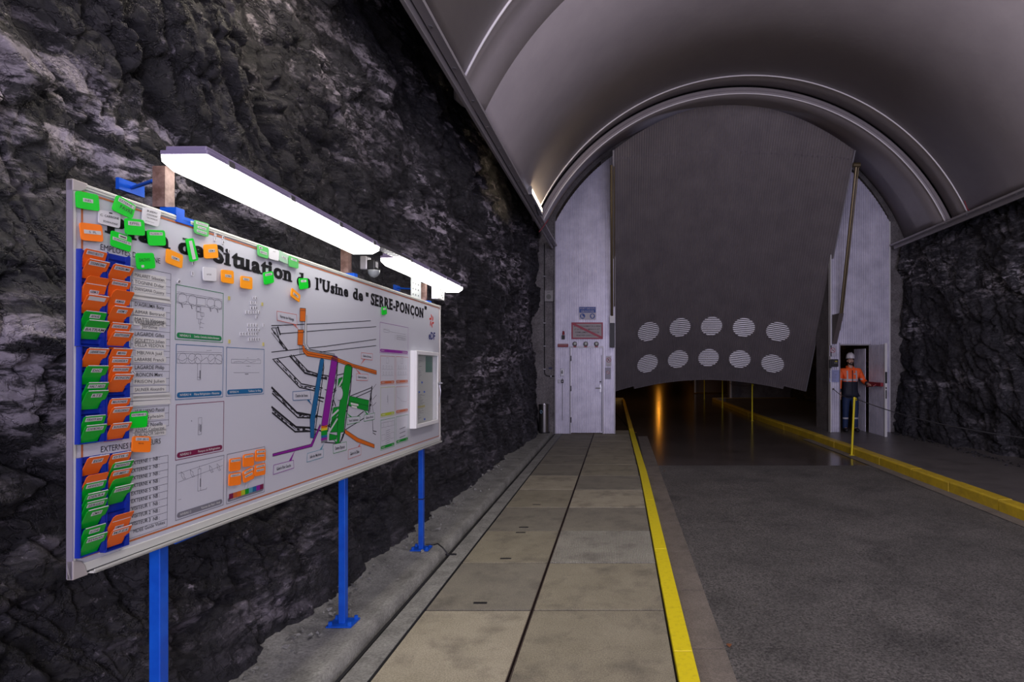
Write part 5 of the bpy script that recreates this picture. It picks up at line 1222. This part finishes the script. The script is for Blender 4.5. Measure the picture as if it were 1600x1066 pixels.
# litter bin
t = empty('litter_bin', (wx(850.5, 12.5), 12.50, .045)); tag(t, 'cylindrical steel litter bin with round blue sticker beside the left panel', 'bin')
MB().lathe([(0, 0), (.115, 0), (.118, .02), (.118, .60), (.124, .605), (.124, .63), (.110, .63), (.106, .58), (0, .05)], n=32).build('body', mat('bin_steel', (.30, .29, .29), .25, .95), t, smooth=False)
MB().lathe([(.119, .0), (.121, .0), (.121, .025), (.119, .025)], n=32).build('base_ring', M_BLACKR, t)
b = MB(); a0 = R(-118); c_ = []
for k in range(16):
    a = a0 + .28 * math.cos(6.2832 * k / 16); c_.append((.1195 * math.cos(a), .1195 * math.sin(a), .47 + .038 * math.sin(6.2832 * k / 16)))
b.add(c_, [tuple(range(16))]); b.build('round_sticker', mat('sticker_blue', (.22, .38, .52), .4), t)
# warm tube lamp on the lining edge
t = empty('edge_lamp', (-1.40, 8.72, 4.225)); tag(t, 'short warm tube lamp on the left edge of the vault near the door', 'lamp')
MB().bb(-.05, .05, 0, 1.22, -.05, .0).build('housing', M_STEEL, t)
MB().bb(-.05, .05, .04, 1.18, .005, .07).build('diffuser', M_WARM, t, bevel=.012)
MB().bb(-.055, .055, -.03, .04, -.05, .08).build('end_cap', M_STEEL, t); MB().bb(-.055, .055, 1.18, 1.24, -.05, .06).build('end_cap', M_STEEL, t)
MB().tube([(.03, .55, -.06), (.02, .95, -.12), (.0, 1.24, -.04)], .012, 6).build('cable', M_DARK, t)
t = empty('red_cable', (-1.40, 10.6, 4.15)); tag(t, 'short red cable at the vault edge behind the warm lamp', 'cable')
MB().tube([(-.10, 0, -.12), (-.02, -.02, -.03), (.08, -.05, .10)], .008, 6).build('cable', M_RED, t)
t = empty('red_cable', (6.0, 9.75, 4.2)); tag(t, 'short red cable where the joint lip meets the right vault edge', 'cable')
MB().tube([(.06, 0, -.03), (-.05, -.02, .02), (-.12, -.05, .16)], .008, 6).build('cable', M_RED, t)

# telephone and notice at the right
t = wthing('wall_telephone', 1302.8, 567, 'black wall telephone with coiled cord right of the road', 'telephone', 12.68)
MB().bb(-.08, .08, -.09, .08, 0, .07).build('body', M_BLACKR, t, bevel=.012); MB().bb(-.12, -.075, -.12, .07, .02, .09).build('handset', M_BLACKR, t, bevel=.012)
MB().bb(0, .05, .02, .045, .07, .074).build('display', mat('phone_yellow', (.45, .42, .03), .5), t); MB().bb(-.02, .05, -.01, .004, .07, .073).build('strip', M_STEEL, t)
MB().tube([(-.10 + .008 * math.cos(k * 1.3), -.11 - k * .011, .03 + .008 * math.sin(k * 1.3)) for k in range(22)], .004, 5).build('cord', M_BLACKR, t)
t = wthing('wall_notice', 1303, 588.5, 'pale blue paper notice under the wall telephone', 'paper', 12.68)
MB().bb(-.10, .115, -.125, .145, 0, .002).build('sheet', mat('notice_blue', (.30, .33, .58), .6), t)
b = MB(); random.seed(2)
for k in range(14): b.bb(-.08, -.08 + random.uniform(.08, .17), .12 - k * .017, .124 - k * .017, .002, .0025)
b.build('printed_lines', M_GREY, t)
# yellow posts with the rope
def ypost(px, Y, h_, zb_, lb, tilt=0, X=None):
    X = X if X is not None else wx(px, Y); t = empty('barrier_post', (X, Y, zb_)); tag(t, lb, 'post', 'thin yellow barrier posts')
    MB().tube([(0, 0, 0), (tilt, 0, h_)], .019, 10).build('pole', M_YEL, t)
    MB().tube([(tilt, 0, h_ - .02), (tilt + .03, -.01, h_ - .02), (tilt + .035, -.01, h_ - .06)], .009, 6).build('eyelet', M_YEL, t)
    MB().bb(-.035, .035, -.035, .035, 0, .008).build('foot', M_YEL, t); return Vector((X + tilt + .03, Y - .01, zb_ + h_ - .03))
tops = [ypost(0, 10.38, 1.06, -.095, 'nearest yellow post in front of the person in orange', .05, 4.235), ypost(0, 16.3, 1.06, -.095, 'yellow post under the right half of the tilted door', .0, 3.80),
        ypost(0, 20.9, 1.06, -.095, 'yellow post inside the tunnel by the grey wall', 0, 3.78), ypost(0, 25.5, 1.0, -.095, 'farthest small yellow post in front of the brown shutter', 0, 3.8)]
off = ypost(0, 4.3, 1.06, -.095, 'yellow post beside the near right kerb, outside the picture', 0, 4.36)
eye = Vector((4.76, 12.66, wz(608, 12.66)))
def rope(a, b_, sag, lb, seg=16):
    c_ = (a + b_) / 2; t = empty('rope', tuple(c_)); tag(t, lb, 'rope')
    MB().tube([tuple(a.lerp(b_, k / seg) - c_ - Vector((0, 0, 4 * sag * (k / seg) * (1 - k / seg)))) for k in range(seg + 1)], .007, 6).build('strand', mat('rope_dark', (.045, .045, .055), .6), t)
rope(eye, tops[0], .06, 'dark rope from the panel eyelet to the nearest yellow post'); rope(tops[0], off, .16, 'dark rope running right from the nearest yellow post')
rope(tops[1], tops[2], .12, 'dark rope between the yellow posts inside the tunnel')
t = empty('rope_eyelet', tuple(eye)); tag(t, 'small brass eyelet holding the rope on the white panel', 'hook'); MB().lathe([(.012, -.01), (.02, 0), (.012, .01), (.012, -.01)], n=12, m=Matrix.Rotation(R(90), 4, 'X')).bb(-.006, .006, -.0, .04, -.006, .006).build('ring', M_BRASS, t)

# cable from the right board post to the channel, scraps
t = empty('floor_cable', (-1.63, 4.79, .06)); tag(t, 'thin black cable from the right board post into the floor channel', 'cable')
MB().tube([(0, 0, .03), (.06, .02, .02), (.10, .0, .035), (.15, -.03, .012), (.20, -.04, -.045)], .006, 6).build('wire', M_BLACKR, t)
MB().bb(.17, .26, -.02, -.005, -.06, -.045).build('clamp', M_DARK, t)
for i, (X_, Y_, z_) in enumerate(((.665, 3.46, -.097), (.70, 8.9, -.097))):
    t = empty('dead_leaf', (X_, Y_, z_)); tag(t, ['brown dead leaf on the asphalt near the left gutter', 'tiny dry leaf on the asphalt far along the left gutter'][i], 'leaf')
    b = MB(); pts = [(0, -.022), (.012, -.012), (.018, .002), (.008, .012), (0, .026), (-.009, .012), (-.017, .0), (-.010, -.013)]
    b.add([(x, y, .002 + abs(x) * .5) for x, y in pts] + [(0, 0, .001)], [(k, (k + 1) % 8, 8) for k in range(8)]); b.build('blade', mat('leaf_brown', (.22, .08, .03), .7), t); MB().tube([(0, -.022, .002), (.004, -.036, .003)], .001, 4).build('stalk', M_WOOD, t)
random.seed(21); b = MB()
for k in range(420):
    y = 1.6 + 7.5 * random.random() ** 1.5; x = -1.86 + abs(random.gauss(0, .10)); r_ = random.choice((.006, .009, .012, .02)) * random.uniform(.6, 1.2)
    if x > -1.53: continue
    vs = [Vector((random.gauss(0, 1), random.gauss(0, 1), random.gauss(0, .6))).normalized() * r_ * random.uniform(.7, 1.2) + Vector((x, y, .052 + r_ * .5 + max(0, -1.75 - x) * .25)) for _ in range(6)]
    vs = sorted(vs, key=lambda v: v.z); b.add(vs, [(0, 1, 3), (0, 3, 2), (0, 2, 4), (1, 3, 5), (3, 2, 5), (2, 4, 5), (0, 4, 1), (1, 4, 5)])
t = b.build('rubble', M_LEDGE); tag(t, 'loose rock chips along the foot of the left rock wall', 'rubble', kind='stuff')
b = MB()
for k in range(200):
    y = 6.5 + 6 * random.random(); x = 6.05 + random.gauss(0, .07); r_ = random.uniform(.01, .035)
    vs = [Vector((random.gauss(0, 1), random.gauss(0, 1), random.gauss(0, .6))).normalized() * r_ + Vector((x, y, .04 + r_ * .5)) for _ in range(6)]
    b.add(vs, [(0, 1, 3), (0, 3, 2), (0, 2, 4), (1, 3, 5), (3, 2, 5), (2, 4, 5), (0, 4, 1), (1, 4, 5)])
t = b.build('rubble', M_ROCK2); tag(t, 'dark loose stones along the foot of the right rock wall', 'rubble', kind='stuff')

# ================================================================== THE PERSON
def skin(name, vs, es, mats, parent, sub=2, cuts=(), pick=None, root=0):
    me = bpy.data.meshes.new(name); me.from_pydata([v[0] for v in vs], es, []); o = bpy.data.objects.new(name, me); COL.objects.link(o)
    md = o.modifiers.new('skin', 'SKIN'); md.use_smooth_shade = True
    for i, v in enumerate(vs):
        s = me.skin_vertices[0].data[i]; s.radius = v[1] if isinstance(v[1], tuple) else (v[1], v[1]); s.use_root = (i == root)
    sb = o.modifiers.new('sub', 'SUBSURF'); sb.levels = sub; sb.render_levels = sub
    bpy.context.view_layer.update(); dg = bpy.context.evaluated_depsgraph_get(); me2 = bpy.data.meshes.new_from_object(o.evaluated_get(dg))
    o.modifiers.clear(); o.data = me2; bpy.data.meshes.remove(me)
    bm = bmesh.new(); bm.from_mesh(me2)
    for co, no in cuts:
        bmesh.ops.bisect_plane(bm, geom=bm.verts[:] + bm.edges[:] + bm.faces[:], plane_co=co, plane_no=no)
    for f in bm.faces:
        f.smooth = True
        if pick: f.material_index = pick(f.calc_center_median())
    me2.materials.clear()
    for m in mats: me2.materials.append(m)
    bm.to_mesh(me2); bm.free()
    o.parent = parent; return o
M_SKIN = mat('skin', (.50, .29, .21), .5); M_HAIR = mat('hair', (.018, .013, .011), .6); M_HIV = mat('jacket_orange', (.95, .13, .02), .6); M_NAVY = mat('jacket_navy', (.010, .013, .028), .7)
M_TRS = mat('trousers_blue', (.008, .025, .085), .7); M_REFL = mat('reflective', (.42, .42, .46), .4); M_HELM = mat('helmet_white', (.60, .58, .62), .35); M_BOOT = mat('boot', (.015, .014, .016), .6)
ps = empty('person', (5.19, 12.80, .036)); tag(ps, 'person in orange and navy jacket and white helmet holding the door', 'person')
vs = [((0, 0, .92), (.13, .09)), ((0, 0, 1.10), (.12, .085)), ((0, 0, 1.30), (.14, .09)), ((0, .005, 1.42), .06), ((0, 0, 1.475), .047), ((0, -.012, 1.535), (.062, .066)), ((0, -.008, 1.60), (.068, .078)), ((0, -.002, 1.655), (.058, .066))]
es = [(0, 1), (1, 2), (2, 3), (3, 4), (4, 5), (5, 6), (6, 7)]
def chain(start, pts):
    prev = start
    for p in pts: vs.append(p); es.append((prev, len(vs) - 1)); prev = len(vs) - 1
    return prev
w1 = chain(2, [((-.175, 0, 1.37), .05), ((-.225, .015, 1.12), .038), ((-.24, -.03, .88), .028), ((-.243, -.038, .83), (.036, .018))])
for k in range(4): chain(w1, [((-.243 + .0, -.062 + k * .018, .785), .0095), ((-.240, -.066 + k * .018, .75), .0085), ((-.232, -.064 + k * .018, .72 - .004 * (k in (1, 2))), .007)])
chain(w1, [((-.238, -.072, .815), .011), ((-.232, -.085, .785), .009)])
w2 = chain(2, [((.175, 0, 1.37), .05), ((.285, -.01, 1.14), .038), ((.295, -.24, 1.075), .028), ((.300, -.295, 1.068), (.030, .018))])
for k in range(4): chain(w2, [((.300 - .022 + k * .016, -.335, 1.066), .0095), ((.304 - .022 + k * .016, -.365, 1.052), .0085), ((.306 - .022 + k * .016, -.368, 1.028), .007)])
chain(w2, [((.272, -.305, 1.058), .011), ((.270, -.325, 1.035), .009)])
for sx in (-1, 1): chain(0, [((sx * .09, 0, .84), .075), ((sx * .105, -.015, .47), .052), ((sx * .11, .01, .09), .036), ((sx * .125, -.10, .035), .032)])
body = skin('body', vs, es, [M_SKIN], ps)
# head details
MB().lathe([(0, .018), (.006, .014), (.010, .0), (.008, -.012), (0, -.014)], (0, -.088, 1.578), 10, Matrix.Diagonal((1, 1.1, 1.1, 1))).build('nose', M_SKIN, ps, smooth=True)
for sx in (-1, 1):
    e = MB().lathe([(0, .009), (.009, .004), (.010, 0), (.009, -.004), (0, -.009)], (sx * .027, -.073, 1.600), 10).build('eye', M_HELM, ps, smooth=True)
    MB().lathe([(0, .0045), (.0045, .002), (.0045, -.002), (0, -.0045)], (sx * .027, -.0805, 1.600), 8).build('pupil', M_HAIR, e)
    MB().bb(sx * .027 - .014, sx * .027 + .014, -.084, -.076, 1.616, 1.622).build('eyebrow', M_HAIR, ps)
    MB().lathe([(0, .026), (.012, .02), (.016, 0), (.010, -.02), (0, -.024)], (sx * .070, .0, 1.585), 10, Matrix.Diagonal((.5, 1, 1.1, 1))).build('ear', M_SKIN, ps, smooth=True)
skin('beard', [((-.058, -.02, 1.57), .010), ((-.054, -.045, 1.535), .014), ((-.026, -.064, 1.508), .017), ((0, -.070, 1.502), .020), ((.026, -.064, 1.508), .017), ((.054, -.045, 1.535), .014), ((.058, -.02, 1.57), .010), ((-.02, -.080, 1.558), .006), ((.02, -.080, 1.558), .006), ((0, -.083, 1.561), .006)],
     [(0, 1), (1, 2), (2, 3), (3, 4), (4, 5), (5, 6), (2, 7), (7, 9), (9, 8), (8, 4)], [M_HAIR], ps, root=3)
MB().bb(-.018, .018, -.086, -.080, 1.546, 1.551).build('mouth', mat('lips', (.28, .10, .09), .5), ps)
skin('hair', [((-.064, .0, 1.62), .016), ((-.05, .05, 1.60), .02), ((0, .07, 1.60), .024), ((.05, .05, 1.60), .02), ((.064, .0, 1.62), .016)], [(0, 1), (1, 2), (2, 3), (3, 4)], [M_HAIR], ps, root=2)
hm = MB(); n = 28
prof = [(1.0, 1.638), (1.0, 1.672), (.93, 1.708), (.78, 1.738), (.52, 1.758), (.22, 1.768), (0, 1.770)]
for r_, z_ in prof:
    for k in range(n): a = 6.2832 * k / n; hm.v.append((.088 * r_ * math.cos(a), .112 * r_ * math.sin(a) + .002, z_ + (.012 * r_ if math.sin(a) < 0 else 0)))
hm.f = [(i * n + k, i * n + (k + 1) % n, (i + 1) * n + (k + 1) % n, (i + 1) * n + k) for i in range(len(prof) - 1) for k in range(n)]
hl = hm.build('helmet', M_HELM, ps, smooth=True)
b = MB(); n = 16
for k in range(n + 1):
    a = math.pi + math.pi * k / n; ca, sa = math.cos(a), math.sin(a)
    b.v += [(.088 * ca, .112 * sa + .002, 1.656), (.092 * ca, .146 * sa - .008, 1.650), (.092 * ca, .146 * sa - .008, 1.644), (.088 * ca, .112 * sa + .002, 1.648)]
for k in range(n):
    for e in range(4): b.f.append((4 * k + e, 4 * k + (e + 1) % 4, 4 * k + 4 + (e + 1) % 4, 4 * k + 4 + e))
b.build('helmet_brim', M_HELM, hl)
MB().box((0, .0, 1.772), (.02, .16, .012)).build('helmet_ridge', M_HELM, hl, bevel=.004)
# jacket
jv = [((0, 0, .95), (.175, .125)), ((0, 0, .80), (.185, .135)), ((0, 0, .755), (.185, .135)), ((0, 0, 1.15), (.175, .125)), ((0, 0, 1.31), (.175, .115)), ((0, .008, 1.415), (.105, .085)),
      ((-.195, 0, 1.365), .075), ((-.245, .012, 1.12), .062), ((-.255, -.025, .92), .050), ((-.256, -.03, .875), .044), ((.195, 0, 1.365), .075), ((.300, -.01, 1.13), .064), ((.300, -.19, 1.085), .050), ((.300, -.235, 1.078), .044)]
je = [(0, 1), (1, 2), (0, 3), (3, 4), (4, 5), (4, 6), (6, 7), (7, 8), (8, 9), (4, 10), (10, 11), (11, 12), (12, 13)]
def jp(c):
    sl = abs(c.x) > .197 and c.z > .86
    if c.x < -.197 and c.z < 1.13: return 1 if c.z < .965 else 0
    if c.x > .23 and c.y < -.06: return 1 if c.y < -.165 else 0
    if abs(c.x) > .197 and c.z > .86: return 2 if 1.16 < c.z < 1.195 else 0
    if c.z < 1.125: return 1
    if 1.14 < c.z < 1.185: return 2
    if .085 < abs(c.x) < .118 and c.z < 1.37: return 2
    return 0
cuts = [((0, 0, z), (0, 0, 1)) for z in (.965, 1.125, 1.14, 1.16, 1.185, 1.195, 1.37)] + [((x, 0, 0), (1, 0, 0)) for x in (-.197, -.118, -.085, .085, .118, .197, .23)] + [((0, -.165, 0), (0, 1, 0))]
jk = skin('jacket', jv, je, [M_HIV, M_NAVY, M_REFL], ps, cuts=cuts, pick=jp)
skin('collar', [((-.075, -.02, 1.43), .026), ((-.035, -.085, 1.425), .022), ((-.06, .05, 1.45), .034), ((0, .085, 1.455), .036), ((.06, .05, 1.45), .034), ((.075, -.02, 1.43), .026), ((.035, -.085, 1.425), .022)], [(1, 0), (0, 2), (2, 3), (3, 4), (4, 5), (5, 6)], [M_HIV], jk, root=3)
MB().bb(.03, .085, -.128, -.122, 1.285, 1.31).build('chest_patch', M_REFL, jk); MB().bb(-.006, .006, -.138, -.120, .78, 1.38).build('zip', M_NAVY, jk)
skin('trousers', [((0, 0, .93), (.15, .11)), ((0, 0, .86), (.15, .11)), ((-.095, 0, .78), .098), ((-.108, -.012, .47), .074), ((-.113, .01, .04), .060), ((.095, 0, .78), .098), ((.108, -.012, .47), .074), ((.113, .01, .04), .060)],
     [(0, 1), (1, 2), (2, 3), (3, 4), (1, 5), (5, 6), (6, 7)], [M_TRS, M_REFL], ps, cuts=[((0, 0, .285), (0, 0, 1)), ((0, 0, .32), (0, 0, 1))], pick=lambda c: 1 if .285 < c.z < .32 else 0)
for sx in (-1, 1):
    skin('boot', [((sx * .113, .03, .20), .055), ((sx * .113, .03, .05), .052), ((sx * .122, -.07, .045), .050), ((sx * .130, -.16, .036), .042)], [(0, 1), (1, 2), (2, 3)], [M_BOOT], ps)
